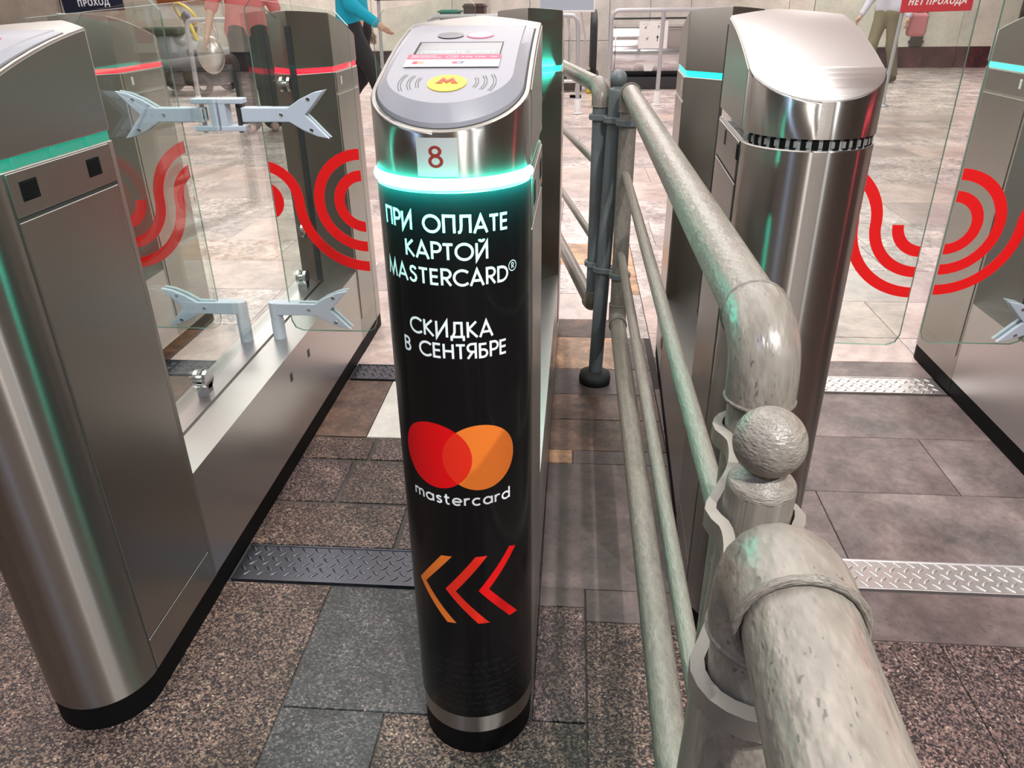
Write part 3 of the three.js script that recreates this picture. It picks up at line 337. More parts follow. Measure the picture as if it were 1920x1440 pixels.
function wrapTexture() {
  const W = 768, H = 2048, s0 = -0.1516, s1 = 0.1516, y0 = 0.092, y1 = 0.9655;
  return canvasTex(W, H, g => {
    g.fillStyle = '#07070a'; g.fillRect(0, 0, W, H);
    const px = (s, y) => [(s + 0.004 - s0) / (s1 - s0) * W, (y1 - (y - 0.03 * (s + 0.008))) / (y1 - y0) * H];
    g.strokeStyle = '#eef0f2'; const wt = 8.2;
    strokeText(g, 'ПРИ ОПЛАТЕ', -0.0935, 0.0765, 0.9195, 0.0203, wt, px); strokeText(g, 'КАРТОЙ', -0.058, 0.048, 0.8865, 0.0203, wt, px); strokeText(g, 'MASTERCARD', -0.097, 0.0765, 0.854, 0.0203, wt, px);
    g.lineWidth = 3; const poly = (pts, col) => { g.fillStyle = col; g.beginPath(); pts.forEach((p, i) => { const q = px(...p); i ? g.lineTo(...q) : g.moveTo(...q); }); g.fill(); };
    const circ = (cx, cy, r) => Array.from({ length: 60 }, (_, i) => [cx + r * Math.cos(i / 60 * 6.2832), cy + r * Math.sin(i / 60 * 6.2832)]);
    { const c = circ(0.0845, 0.8715, 0.0066); g.beginPath(); c.forEach((p, i) => { const q = px(...p); i ? g.lineTo(...q) : g.moveTo(...q); }); g.closePath(); g.stroke(); }
    strokeText(g, 'R', 0.0825, 0.0868, 0.868, 0.007, 3, px);
    strokeText(g, 'СКИДКА', -0.0597, 0.0515, 0.785, 0.0215, wt, px); strokeText(g, 'В СЕНТЯБРЕ', -0.0735, 0.0715, 0.7555, 0.0205, wt, px);
    poly(circ(-0.035, 0.604, 0.0525), '#d4060f'); poly(circ(0.029, 0.604, 0.0525), '#e8792c');
    { const lens = []; const d = 0.032, r = 0.0525, a = Math.acos(d / r); for (let i = 0; i <= 30; i++) { const t = -a + 2 * a * i / 30; lens.push([-0.035 + r * Math.cos(t), 0.604 + r * Math.sin(t)]); } for (let i = 0; i <= 30; i++) { const t = Math.PI - a + 2 * a * i / 30; lens.push([0.029 + r * Math.cos(t), 0.604 + r * Math.sin(t)]); } poly(lens, '#d92a18'); }
    g.lineCap = 'round'; strokeText(g, 'mastercard', -0.0772, 0.0745, 0.5262, 0.0185, 7.5, px);
    poly([[-0.0833, 0.3640], [-0.0357, 0.4301], [-0.0181, 0.4325], [-0.0690, 0.3655], [-0.0170, 0.3010], [-0.0326, 0.2990]], '#ef7d2d'); poly([[-0.0322, 0.3670], [0.0165, 0.4335], [0.0345, 0.4330], [-0.0156, 0.3662], [0.0350, 0.3010], [0.0165, 0.3020]], '#ea2d1c'); poly([[0.0188, 0.3680], [0.0709, 0.4380], [0.0836, 0.4330], [0.0352, 0.3690], [0.0860, 0.3010], [0.0695, 0.3010]], '#de1012');
    g.fillStyle = '#26292c'; g.textAlign = 'center'; g.font = '24px sans-serif'; const lines = ['с 01.09.2019 — 30.09.2019', '', '', '', '', '', '', '']; // the small print below is too dim to read in the photograph
    { const [x, y] = px(-0.004, 0.211); g.fillText(lines[0], x, y); }
    let q = 5; const R = () => (q = (q * 1664525 + 1013904223) >>> 0) / 4294967296; g.strokeStyle = '#1f2225'; for (let i = 1; i < 8; i++) { let x = W * 0.14; const y = px(0, 0.211 - i * 0.0145)[1]; while (x < W * 0.86) { const w = 12 + R() * 60; g.lineWidth = 3; g.beginPath(); for (let k = 0; k <= w; k += 4) g.lineTo(x + k, y - 4 + (R() - 0.5) * 13); g.stroke(); x += w + 12; } }
  });
}
const tA = { rear: -1.533, leafZ: -1.053 }, tB = { tall: 0.06, rear: -1.047, leafZ: -0.787 };
turnstile({ ...tA, x: -0.8475, z: -0.867, label: 'brushed steel turnstile at the left edge with two square vents in its side', stripFront: M.greenDim, stripRear: M.redMid, guard: true, ledge: 0.304, reader: true, yc: 0.703, hingeX: -0.0275, leaves: [{ hx: 0.0725, s: 1, w: 0.243, type: 'C', post: 0.031 }, { hx: -0.1325, s: -1, w: 0.22, type: 'hook', post: -0.068 }],
  extra: (t) => { obj('glow_strip', [glowRing(1.35)], M.greenBright, t, 'bright green front of the light strip'); obj('strip_post', [[-0.125], [-0.21], [-0.3]].map(([z]) => rbox(RAD - 0.004, RAD - 0.001, 0.966, 0.984, z - 0.006, z + 0.006, 0.001)), M.greenDim, t); } });
turnstile({ ...tA, x: -0.149, z: -0.868, turn: -0.0075, label: 'turnstile number 8 in the middle, its front column wrapped in a black payment card advert', stripFront: M.greenDim, stripRear: M.greenMid, guard: true, low: 0.09, reader: true, yc: 0.703, hingeX: 0.0, leaves: [{ hx: -0.09, s: -1, w: 0.243, type: 'hook', post: -0.05 }],
  extra: (t) => {
    obj('advert_wrap', [patchBand(-Math.PI / 2, Math.PI / 2, 0.092, 0.9655, RAD + 0.0006, 0, 64)], phy({ map: wrapTexture(), roughness: 0.36, specularIntensity: 0.5, clearcoat: 0.22, clearcoatRoughness: 0.1 }), t, 'glossy black printed advert');
    obj('glow_strip', [glowRing(1.5)], M.greenBright, t, 'bright green front of the light strip');
    const st = canvasTex(256, 280, (g, w, h) => { g.fillStyle = '#dcdcdc'; g.fillRect(0, 0, w, h); g.strokeStyle = '#a8322c'; g.lineWidth = 21; g.beginPath(); g.arc(118, 96, 30, 0, 7); g.stroke(); g.beginPath(); g.arc(120, 168, 36, 0, 7); g.stroke(); });
    obj('number_sticker', [patchBand(-0.29, 0.205, 0.9845, 1.0275, RAD + 0.0005, 0, 16)], std({ map: st, color: lin(0.62, 0.62, 0.62), roughness: 0.5 }), t, 'pale sticker with a red figure 8');
  } });
turnstile({ ...tA, x: -1.5475, z: -0.867, label: 'steel turnstile seen through glass beyond the leftmost one, with a red strip', stripFront: M.greenDim, stripRear: M.redMid, reader: true, yc: 0.703, hingeX: 0, leaves: [] });
turnstile({ ...tB, x: 0.349, z: -1.133, turn: -0.0457, label: 'plain steel turnstile right of the grey railing with a smooth bare sloping top', stripFront: M.offStrip, stripRear: M.greenMid, slits: true, yc: 0.66, hingeX: 0.05, leaves: [{ hx: 0.14, s: 1, w: 0.342, type: 'hook', post: 0.1 }],
  extra: (t) => { const led = []; for (let i = -8; i <= 8; i++) { const a = i * 0.16 + (i % 3) * 0.02; led.push(T(new THREE.BoxGeometry(0.0055, 0.009, 0.0015).rotateY(a), Math.sin(a) * (RAD - 0.0028), 0.975, -RAD + Math.cos(a) * (RAD - 0.0028))); } obj('led_chip', led, M.ledOff, t); obj('led_board', led.map((g, i) => { const a = (i - 8) * 0.16 + 0.08; return T(new THREE.BoxGeometry(0.0085, 0.0145, 0.001).rotateY(a), Math.sin(a) * (RAD - 0.003), 0.975, -RAD + Math.cos(a) * (RAD - 0.003)); }), M.black, t); } });
turnstile({ ...tB, x: 1.331, z: -1.133, label: 'dark steel turnstile at the right edge behind the glass leaf with the red stripes', stripFront: M.redMid, stripRear: M.greenMid, slits: true, yc: 0.66, hingeX: -0.05, leaves: [{ hx: -0.14, s: -1, w: 0.263, type: 'C', post: -0.0 }],
  extra: (t) => { obj('glow_strip', [glowRing(1.5)], M.redBright, t, 'bright red front of the light strip'); } });
function nearGlow(x, z, col, down, up) { for (const a of [-1.35, -0.9, -0.45, 0, 0.45, 0.9, 1.35]) for (const [sy, k] of [[-1, down], [1, up]]) { const r = RAD + 0.011; stripLight(x + Math.sin(a) * r, 0.975 + sy * 0.004, z - RAD + Math.cos(a) * r, 0.05, 0.006, [-Math.sin(a) * 0.5, sy, -Math.cos(a) * 0.5], col, k); } }
{ const green = lin(0.03, 1, 0.72), red = lin(1, 0.02, 0.08);
  for (const a of [-0.9, 0, 0.9]) { stripLight(-0.149 + Math.sin(a) * (RAD + 0.003), 0.975, -0.868 - RAD + Math.cos(a) * (RAD + 0.003), 0.07, 0.012, [Math.sin(a), 0, Math.cos(a)], green, 78); stripLight(-0.8475 + Math.sin(a) * (RAD + 0.003), 0.975, -0.867 - RAD + Math.cos(a) * (RAD + 0.003), 0.07, 0.012, [Math.sin(a), 0, Math.cos(a)], green, 78); stripLight(1.331 + Math.sin(a) * (RAD + 0.003), 0.975, -1.133 - RAD + Math.cos(a) * (RAD + 0.003), 0.07, 0.012, [Math.sin(a), 0, Math.cos(a)], red, 130); }
  nearGlow(-0.149, -0.868, green, 420, 10); nearGlow(-0.8475, -0.867, green, 14, 14);
  for (const sy of [-1, 1]) stripLight(-0.09 + 0.72 * 0.014, 0.975 + sy * 0.005, -2.45 + 0.69 * 0.014, 0.11, 0.01, [-0.36, sy, -0.35], green, 78);
  stripLight(-0.149 + RAD + 0.003, 0.975, -1.08, 0.2, 0.012, [1, 0, 0], green, 2); stripLight(-0.8475 + RAD + 0.003, 0.975, -1.08, 0.2, 0.012, [1, 0, 0], green, 3);
}

// ---------------------------------------------------------------- tread plates
function treadPlate(x0, x1, z0, z1, mat, label) {
  const t = thing('tread_plate', label, 'floor plate', [0, 0, 0], 0); obj('plate', [rbox(x0, x1, -0.006, 0.003, z0, z1, 0.0015)], mat, t); obj('rim', [rbox(x0, x1, 0, 0.0052, z0, z0 + 0.004, 0.001), rbox(x0, x1, 0, 0.0052, z1 - 0.004, z1, 0.001)], mat, t);
  const gs = []; const p = 0.031; let k = 0; for (let z = z0 + 0.014; z < z1 - 0.008; z += p * 0.55) { for (let x = x0 + 0.014 + (k % 2) * p / 2; x < x1 - 0.012; x += p) gs.push(T(new THREE.SphereGeometry(1, 10, 5, 0, 6.2832, 0, Math.PI / 2).scale(0.0118, 0.0026, 0.0037).rotateY((k % 2 ? 1 : -1) * 0.75), x, 0.003, z)); k++; }
  const m = obj('tread_lug', gs, mat, t); m.userData.kind = 'stuff'; return t;
}
treadPlate(-0.749, -0.247, -1.393, -1.271, M.plateDark, 'dark chequered metal plate across the near end of the left passage');
treadPlate(0.466, 1.232, -1.426, -1.328, M.plateLight, 'shiny chequered metal plate across the near end of the right passage'); treadPlate(0.512, 1.232, -2.387, -2.273, M.plateLight, 'shiny chequered metal plate at the far end of the right passage');
treadPlate(-0.749, -0.247, -2.398, -2.283, M.plateDark, 'dark chequered metal plate at the far end of the left passage'); treadPlate(-1.45, -0.946, -2.398, -2.283, M.plateDark, 'dark chequered metal plate left of the leftmost turnstile, behind its glass');

// ---------------------------------------------------------------- pipe railings
const PR = 0.0242;
function elbow(p, dirA, dirB, r = PR * 1.13) { const a = V(...p).add(V(...dirA).setLength(0.052)), b = V(...p).add(V(...dirB).setLength(0.052)); return [tube([a, V(...p), b], r, { round: 0.045, seg: 22, rs: 20, caps: false }), ...[[a, dirA], [b, dirB]].map(([q, d]) => { const g = new THREE.TorusGeometry(r - 0.001, 0.0022, 8, 24); g.applyQuaternion(new THREE.Quaternion().setFromUnitVectors(V(0, 0, 1), V(...d).normalize())); return T(g, q.x, q.y, q.z); })]; }
function railing(label, A, B, { y1 = 0.932, y0 = 0.252, mids = [0.71, 0.47], mat = M.pipe, legMat = mat, bLeg = true, bottomB = true } = {}) { // A, B: [x, z] of the end posts
  const t = thing('pipe_railing', label, 'railing', [A[0], 0, A[1]]); const d = V(B[0] - A[0], 0, B[1] - A[1]), L = d.length(), u = d.clone().normalize(); const at = (s, y) => V(u.x * s, y, u.z * s);
  const f = [u.x, 0, u.z], b = [-u.x, 0, -u.z];
  obj('top_rail', tube([at(0.04, y1), at(L - 0.04, y1)], PR, { seg: 64, rs: 24, caps: false }), mat, t); obj('bottom_rail', tube([at(0.04, y0), at(L - 0.04, y0)], PR, { seg: 64, rs: 20, caps: false }), mat, t);
  for (const y of mids) obj('middle_rail', tube([at(0.005, y), at(L - 0.005, y)], 0.0118, { rs: 14, caps: false }), mat, t);
  for (const s of [0, L]) obj('upright', tube([at(s, y0 + 0.03), at(s, y1 - 0.03)], PR, { rs: 20, caps: false }), legMat, t);
  for (const [s, dir] of [[0, f], [L, b]]) { const q = at(s, 0); obj('elbow', elbow([q.x, y1, q.z], dir, [0, -1, 0]), mat, t); obj('elbow', elbow([q.x, y0, q.z], dir, [0, 1, 0]), mat, t); }
  return t;
}
railing('grey painted pipe railing running between turnstile number 8 and the plain steel one', [0.153, -2.255], [0.153, -0.545]);
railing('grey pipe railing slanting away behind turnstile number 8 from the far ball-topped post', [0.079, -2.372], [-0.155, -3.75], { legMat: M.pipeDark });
railing('nearest grey pipe railing, its green-lit elbow at the bottom right', [0.101, -0.292], [0.03, 1.2]);
function ballPost(label, x, z, lean, top, mat) { const t = thing('ball_post', label, 'post', [x, 0, z]); t.rotation.z = lean;
  obj('pole', lathe([[0.0228, 0.03], [0.0228, top - 0.047], [0.0225, top - 0.043], [0.021, top - 0.0405], [0.016, top - 0.038], [0.011, top - 0.034], [0.009, top - 0.026], [0.0001, top - 0.024]], 0, 0, 0, 36), mat, t);
  obj('ball', T(new THREE.SphereGeometry(0.0235, 36, 24), 0, top - 0.012, 0), mat, t); obj('base', lathe([[0.0001, 0], [0.052, 0], [0.053, 0.02], [0.05, 0.034], [0.03, 0.039], [0.021, 0.045], [0.0001, 0.045]], 0, 0, 0), M.rubber, t); return t; }
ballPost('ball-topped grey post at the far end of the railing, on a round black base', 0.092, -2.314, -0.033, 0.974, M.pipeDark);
ballPost('large ball-topped grey post in the right foreground beside the near elbow', 0.108, -0.43, -0.026, 0.92, M.pipe);
function strap(label, y, pts, w, mat) { // flat band round neighbouring posts
  const c = pts.map(p => V(p[0], 0, p[1])); const t = tag(obj('strap', (() => { const curve = new THREE.CatmullRomCurve3(c, true, 'centripetal'); const n = 90, P = curve.getSpacedPoints(n), pos = [], idx = []; const th = 0.0065; for (let i = 0; i < n; i++) { const a = P[i], b = P[(i + 1) % n], d = b.clone().sub(a).normalize(), nx = d.z, nz = -d.x; for (const [o, yy] of [[0, -w / 2], [th, -w / 2 + 0.002], [th, w / 2 - 0.002], [0, w / 2], [-0.001, w / 2], [-0.001, -w / 2]]) pos.push(a.x + nx * o, y + yy, a.z + nz * o); } for (let i = 0; i < n; i++) for (let k = 0; k < 6; k++) { const a = i * 6 + k, b = i * 6 + (k + 1) % 6, c2 = ((i + 1) % n) * 6 + k, d = ((i + 1) % n) * 6 + (k + 1) % 6; idx.push(a, b, c2, b, d, c2); } const g = new THREE.BufferGeometry(); g.setAttribute('position', new THREE.Float32BufferAttribute(pos, 3)); g.setIndex(idx); g.computeVertexNormals(); return toCreasedNormals(g.toNonIndexed(), 0.6); })(), mat), label, 'strap'); return t; }
function loopPts(cs, r) { // pinched outline round circles lying in a row from far to near
  const R = [], Lf = []; cs.forEach(([x, z], i) => { for (const k of [-0.75, 0, 0.75]) { R.push([x + r * Math.cos(k), z + r * Math.sin(k)]); Lf.push([x - r * Math.cos(k), z + r * Math.sin(k)]); } if (i + 1 < cs.length) { const mx = (x + cs[i + 1][0]) / 2, mz = (z + cs[i + 1][1]) / 2; R.push([mx + r * 0.5, mz]); Lf.push([mx - r * 0.5, mz]); } });
  const f = cs[0], l = cs[cs.length - 1]; return [[f[0], f[1] - r], ...R, [l[0], l[1] + r], ...Lf.reverse()]; }
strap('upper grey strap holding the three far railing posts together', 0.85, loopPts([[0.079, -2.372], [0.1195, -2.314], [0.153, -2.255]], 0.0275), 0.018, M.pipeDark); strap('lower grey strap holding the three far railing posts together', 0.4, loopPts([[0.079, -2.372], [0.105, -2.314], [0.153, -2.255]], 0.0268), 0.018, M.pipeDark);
strap('pale strap holding the near ball-topped post between its two railings', 0.845, loopPts([[0.153, -0.545], [0.1295, -0.43], [0.101, -0.292]], 0.0272), 0.018, M.pipe);

// ---------------------------------------------------------------- hall beyond the gates
function standSign(name, label, x0, x1, y0, y1, z, tilt, tex, post, cat = 'sign', postX) { const t = thing(name, label, cat, [(x0 + x1) / 2, 0, z]); const w = x1 - x0;
  const g = rbox(-w / 2, w / 2, 0, y1 - y0, -0.01, 0.01, 0.004); const sg = obj('sign_board', T(g.rotateZ(tilt), 0, y0, 0), tex.mat, t); if (tex.map) { const f = new THREE.PlaneGeometry(w - 0.012, y1 - y0 - 0.012); obj('lettering', T(T(f, 0, (y1 - y0) / 2, 0.0108).rotateZ(tilt), 0, y0, 0), std({ map: tex.map, roughness: 0.5 }), sg); }
  const px = postX - (x0 + x1) / 2; obj('pole', tube([V(px - 0.02, 0.03, -0.03), V(px + 0.012, y1, -0.03)], 0.02, { rs: 14 }), M.grayTube, t); obj('foot', lathe([[0.0001, 0], [0.075, 0], [0.075, 0.012], [0.034, 0.03], [0.03, 0.1], [0.0001, 0.1]], px - 0.02, 0, -0.03), M.grayTube, t); return t; }
const redTex = canvasTex(1024, 480, (g, w, h) => { g.fillStyle = '#d81a35'; g.fillRect(0, 0, w, h); g.fillStyle = '#fff'; g.font = 'italic bold 138px sans-serif'; g.textAlign = 'center'; g.fillText('НЕТ ПРОХОДА', w / 2 - 6, h - 92, 860); });
standSign('sign_stand', 'red no-passage sign with white Cyrillic letters on a thin grey pole', 3.55, 4.30, 0.985, 1.34, -9.57, 0.02, { map: redTex, mat: std({ color: lin(0.68, 0.01, 0.035), roughness: 0.45 }) }, true, 'sign', 3.585);
const blueTex = canvasTex(1024, 480, (g, w, h) => { g.fillStyle = '#141b33'; g.fillRect(0, 0, w, h); g.fillStyle = '#e8ecf4'; g.font = 'bold 142px sans-serif'; g.textAlign = 'center'; g.fillText('ПРОХОД', w * 0.52, h - 84, 560); });
standSign('sign_stand', 'dark blue passage sign with white Cyrillic letters at the upper left', -5.69, -4.99, 1.085, 1.42, -9, 0.045, { map: blueTex, mat: M.navy }, true, 'sign', -5.72);
standSign('sign_stand', 'dark blue sign board cut off by the top edge, left of turnstile number 8', -2.22, -1.55, 1.163, 1.45, -9.2, 0.0, { mat: M.navy }, true, 'sign', -2.19);
function barrier(label, A, B, y, posts, z, r = 0.024) { const t = thing('tube_barrier', label, 'barrier', [A, 0, z]); const L = B - A; obj('frame', tube([V(0, 0.03, 0), V(0.025, y, 0), V(L, y, 0), V(L + 0.02, 0.03, 0)], r, { round: 0.09, seg: 60, rs: 14 }), M.grayTube, t); for (const p of posts) obj('upright', tube([V(p, 0.03, 0), V(p + 0.012, y, 0)], r, { rs: 14 }), M.grayTube, t); for (const p of [0, ...posts, L + 0.02]) obj('foot', lathe([[0.0001, 0], [0.06, 0], [0.058, 0.012], [0.036, 0.03], [0.033, 0.16], [0.0001, 0.16]], p, 0, 0), M.white, t); return t; }
barrier('grey tube barrier in front of the shiny steel drum', 0.39, 1.9, 1.03, [0.6], -9.77);
barrier('pale bent-tube barrier behind the left glass leaves', -4.56, -3.5, 0.985, [], -9.46, 0.028);
barrier('light tube barrier beside the dark green equipment', -1.62, 0.02, 1.0, [0.36], -9.0);
// steel drum console
{ const t = thing('drum_console', 'shiny steel drum-shaped console with an arrow notice behind the tube barrier', 'console', [1.0, 0, -11.5]); const L = 1.06;
  obj('drum', [T(new THREE.CylinderGeometry(0.36, 0.36, L, 48).rotateZ(Math.PI / 2), 0.05, 0.46, -0.36)], M.drum, t); obj('plinth', [rbox(-0.47, 0.57, 0, 0.16, -0.7, -0.06, 0.01)], M.dark, t);
  obj('hoop', [-0.5, 0.5].map(x => T(new THREE.TorusGeometry(0.362, 0.008, 8, 48).rotateY(Math.PI / 2), x + 0.05, 0.46, -0.36)), M.drum, t);
  obj('tie_bar', [tube([V(-0.52, 0.9, -0.3), V(0.66, 0.9, -0.3)], 0.014, { rs: 10 })], M.dark, t); obj('bracket', [[-0.5], [0.62]].map(([x]) => rbox(x - 0.018, x + 0.018, 0.78, 0.97, -0.32, -0.28, 0.004)), M.black, t);
  obj('badge', [T(extrude([[-0.08, 0.05], [0.08, 0.05], [0.055, -0.06], [-0.055, -0.06]], 0.02, 0.003), 0.02, 0.3, -0.045)], M.white, t);
  const nt = canvasTex(512, 480, (g, w, h) => { g.fillStyle = '#f0eeec'; g.fillRect(0, 0, w, h); g.fillStyle = '#222'; g.strokeStyle = '#222'; const arrow = (x, y, s) => { g.lineWidth = 14 * s; g.beginPath(); g.moveTo(x, y); g.lineTo(x, y - 70 * s); g.stroke(); g.beginPath(); g.moveTo(x - 26 * s, y - 62 * s); g.lineTo(x, y - 110 * s); g.lineTo(x + 26 * s, y - 62 * s); g.fill(); }; arrow(335, 350, 1); arrow(415, 350, 1); arrow(345, 135, 0.65); g.lineWidth = 9; for (const [x, y] of [[95, 130], [130, 330]]) { g.beginPath(); g.moveTo(x, y); g.lineTo(x + 14, y - 36); g.lineTo(x + 36, y); g.moveTo(x + 14, y - 36); g.lineTo(x + 44, y - 50); g.stroke(); } g.fillStyle = '#b9b7b5'; g.fillRect(60, 40, 120, 8); g.fillRect(330, 30, 110, 8); });
  obj('notice', [rbox(-0.14, 0.25, 0.53, 0.87, 0.02, 0.028, 0.002)], M.white, t); obj('notice_print', [T(new THREE.PlaneGeometry(0.384, 0.334), 0.055, 0.7, 0.0285)], std({ map: nt, roughness: 0.6 }), t); }
// whiteboard on a stand
{ const t = thing('board_stand', 'pale blue-grey board on thin legs behind turnstile number 8', 'board', [0.0, 0, -10.57]);
  obj('board', [rbox(-0.45, 0.215, 1.025, 1.75, -0.015, 0.015, 0.006)], std({ color: lin(0.4, 0.46, 0.55), roughness: 0.4 }), t); obj('board_frame', [rbox(-0.46, 0.225, 1.005, 1.028, -0.02, 0.02, 0.004), rbox(0.213, 0.232, 1.005, 1.76, -0.02, 0.02, 0.004)], M.white, t);
  obj('leg', [tube([V(-0.12, 1.01, 0), V(-0.06, 0.6, 0), V(-0.09, 0.21, 0)], 0.011)], M.grayTube, t); obj('leg', [tube([V(0.06, 1.01, 0), V(0.13, 0.6, 0), V(0.08, 0.21, 0)], 0.011)], M.grayTube, t);
  obj('foot_rail', [tube([V(-0.5, 0.2, 0), V(0.1, 0.2, 0), V(0.2, 0.25, -0.1)], 0.02, { round: 0.05 })], M.white, t); obj('stem', [tube([V(0.02, 0.03, 0.02), V(0.03, 0.2, 0)], 0.016)], M.white, t); obj('foot_pad', [rbox(-0.06, 0.09, 0, 0.035, -0.03, 0.05, 0.01)], M.black, t); }
// handrail newel of the moving stairs
function newel(label, x, z, h, s) { const t = thing('escalator_newel', label, 'handrail', [x, 0, z]); obj('handrail', [tube([V(0, 0.25, -0.9), V(0, h, -0.75), V(0, h, -0.12), V(0, h - 0.08, 0.06), V(0, 0.4, 0.08), V(0, 0.22, -0.05), V(0, 0.2, -0.5)], 0.042, { seg: 60 })], M.rubber, t); obj('side_panel', [rbox(-0.02, 0.02, 0.1, h - 0.05, -0.9, 0.02, 0.01)], M.drum, t); obj('base', [rbox(-0.09, 0.09, 0, 0.2, -1, 0.06, 0.02)], M.dark, t); return t; }
newel('black upright handrail end left of the steel drum', 0.25, -11.35, 0.93);
tag(obj('yellow_box', [rbox(0.16, 0.34, 0.0, 0.16, -11.22, -11.05, 0.02), rbox(0.175, 0.325, 0.16, 0.17, -11.205, -11.065, 0.004)], M.yellow), 'small yellow box on the floor at the foot of the black handrail', 'box');
tag(obj('low_cabinet', [rbox(-0.55, 0.1, 0.02, 0.24, -11.5, -11.25, 0.01), rbox(-0.57, 0.12, 0.24, 0.265, -11.52, -11.23, 0.006), rbox(-0.5, -0.45, 0, 0.03, -11.45, -11.4, 0.003), rbox(0, 0.05, 0, 0.03, -11.45, -11.4, 0.003)], M.brownPaint), 'low dark brown cabinet on the floor behind the thin-legged board', 'cabinet');
// pale tiled pier behind the drum
{ const p = new THREE.Group(); p.name = 'trim_1'; p.userData.kind = 'structure'; scene.add(p); obj('pier_core', [box(-1.3, 2.3, -0.01, ROOM.h, -13.3, -12.73)], M.mortar, p);
  for (let x = -1.3; x < 2.25; x += 0.6) for (const [a, b] of [[0.0, 0.58], [0.58, 1.16], [1.16, 2.4], [2.4, ROOM.h]]) obj('pier_tile', [rbox(x + 0.003, x + 0.597, a + 0.003, b - 0.003, -12.74, -12.7, 0.004, 1)], S.greyTile, p); }
// cleaning machine at the left
{ const t = thing('cleaning_machine', 'grey wheeled cleaning machine with a yellow-rimmed wheel, left background', 'machine', [-5.6, 0, -11.2]);
  obj('body', [T(new THREE.SphereGeometry(0.5, 30, 20).scale(1, 0.72, 0.75), 0, 0.5, 0), rbox(-0.62, 0.3, 0.3, 0.75, -0.35, 0.3, 0.08, 4)], M.greybody, t); obj('deck', [rbox(-0.5, 0.75, 0.14, 0.36, -0.4, 0.42, 0.05, 3)], M.dark, t); obj('tank_lid', [rbox(-0.55, 0.25, 0.78, 0.86, -0.34, 0.3, 0.03, 3)], M.darkgreen, t);
  for (const [x, z] of [[-0.3, 0.42], [0.5, 0.42], [-0.3, -0.42], [0.5, -0.42]]) obj('wheel', [T(new THREE.TorusGeometry(0.1, 0.045, 10, 24), x, 0.145, z)], M.rubber, t);
  obj('column', [tube([V(0.32, 0.4, 0), V(0.24, 0.98, 0)], 0.05)], M.darkgreen, t); obj('steering_wheel', [T(new THREE.TorusGeometry(0.16, 0.022, 10, 30).rotateX(0.8).rotateZ(-0.55), 0.25, 1.03, 0.02)], M.yellow, t); obj('wheel_hub', [T(new THREE.SphereGeometry(0.06, 16, 10), 0.24, 1.0, 0)], M.dark, t); obj('cable', [tube([V(0.3, 0.95, 0.08), V(0.36, 0.82, 0.12), V(0.38, 0.7, 0.1)], 0.025)], M.yellow, t); obj('tray', [rbox(0.3, 0.78, 0.52, 0.6, -0.3, 0.3, 0.02, 2)], M.plastic, t); }
// dark green equipment
{ const t = thing('equipment_cabinet', 'dark green equipment with a looped black hose, left of turnstile number 8', 'equipment', [-1.5, 0, -9.7]);
  obj('body', [rbox(-0.1, 0.5, 0.05, 0.92, -0.4, 0.1, 0.06, 4)], M.darkgreen, t); obj('control_panel', [rbox(-0.02, 0.4, 0.68, 0.84, 0.095, 0.115, 0.01)], M.dark, t); obj('hose', [tube([V(-0.12, 0.3, 0.1), V(-0.3, 0.42, 0.15), V(-0.26, 0.62, 0.12), V(-0.08, 0.68, 0.1)], 0.035)], M.rubber, t); obj('lower_box', [rbox(-0.55, 0.2, 0.02, 0.42, 0.14, 0.5, 0.08, 4)], std({ color: lin(0.06, 0.065, 0.07), roughness: 0.5 }), t); obj('caster', [[-0.45, 0.2], [0.1, 0.2], [-0.45, 0.45], [0.1, 0.45]].map(([x, z]) => T(new THREE.CylinderGeometry(0.03, 0.03, 0.03, 14).rotateZ(Math.PI / 2), x, 0.03, z)), M.rubber, t); obj('panel_board', [rbox(0.16, 0.5, 0.1, 0.72, 0.16, 0.18, 0.02)], M.white, t);
  tag(obj('green_box', [rbox(-1.58, -1.36, 0.921, 1.06, -9.9, -9.65, 0.02, 3), rbox(-1.6, -1.34, 1.03, 1.05, -9.92, -9.63, 0.005)], std({ color: lin(0.03, 0.22, 0.15), roughness: 0.5 })), 'small green box on top of the dark green equipment', 'box'); tag(obj('brown_box', [rbox(-1.3, -1.06, 0.921, 1.12, -9.95, -9.65, 0.02, 3), rbox(-1.31, -1.05, 1.08, 1.1, -9.96, -9.64, 0.005)], std({ color: lin(0.05, 0.02, 0.018), roughness: 0.5 })), 'dark red-brown box beside the green box on the equipment', 'box'); }
// wall fittings
tag(obj('wall_pipe', [rbox(5.78, 5.98, 0.34, ROOM.h, ROOM.z0 + 0.001, ROOM.z0 + 0.07, 0.02), rbox(5.76, 6.0, 0.4, 0.44, ROOM.z0, ROOM.z0 + 0.08, 0.008)], M.brownPaint), 'dark flat pipe casing on the cream wall below the red sign', 'pipe'); tag(obj('wall_pipe', [rbox(-9.45, -9.2, 0.9, ROOM.h, ROOM.z0 + 0.001, ROOM.z0 + 0.07, 0.02), rbox(-9.47, -9.18, 0.95, 0.98, ROOM.z0, ROOM.z0 + 0.08, 0.008)], M.brownPaint), 'brown casing strip on the cream wall at the upper left corner', 'pipe');
tag(obj('wall_board', [rbox(-7.6, -6.7, 1.14, 1.6, ROOM.z0 + 0.001, ROOM.z0 + 0.05, 0.01), rbox(-7.55, -6.75, 1.19, 1.55, ROOM.z0 + 0.04, ROOM.z0 + 0.06, 0.005)], M.wood), 'orange-brown wooden board low on the wall at the upper left', 'board');
struct('trim_2', [rbox(-6.35, -6.1, 0, ROOM.h, ROOM.z0, ROOM.z0 + 0.12, 0.02), rbox(-6.02, -5.9, 0, ROOM.h, ROOM.z0, ROOM.z0 + 0.2, 0.02)], S.cream);
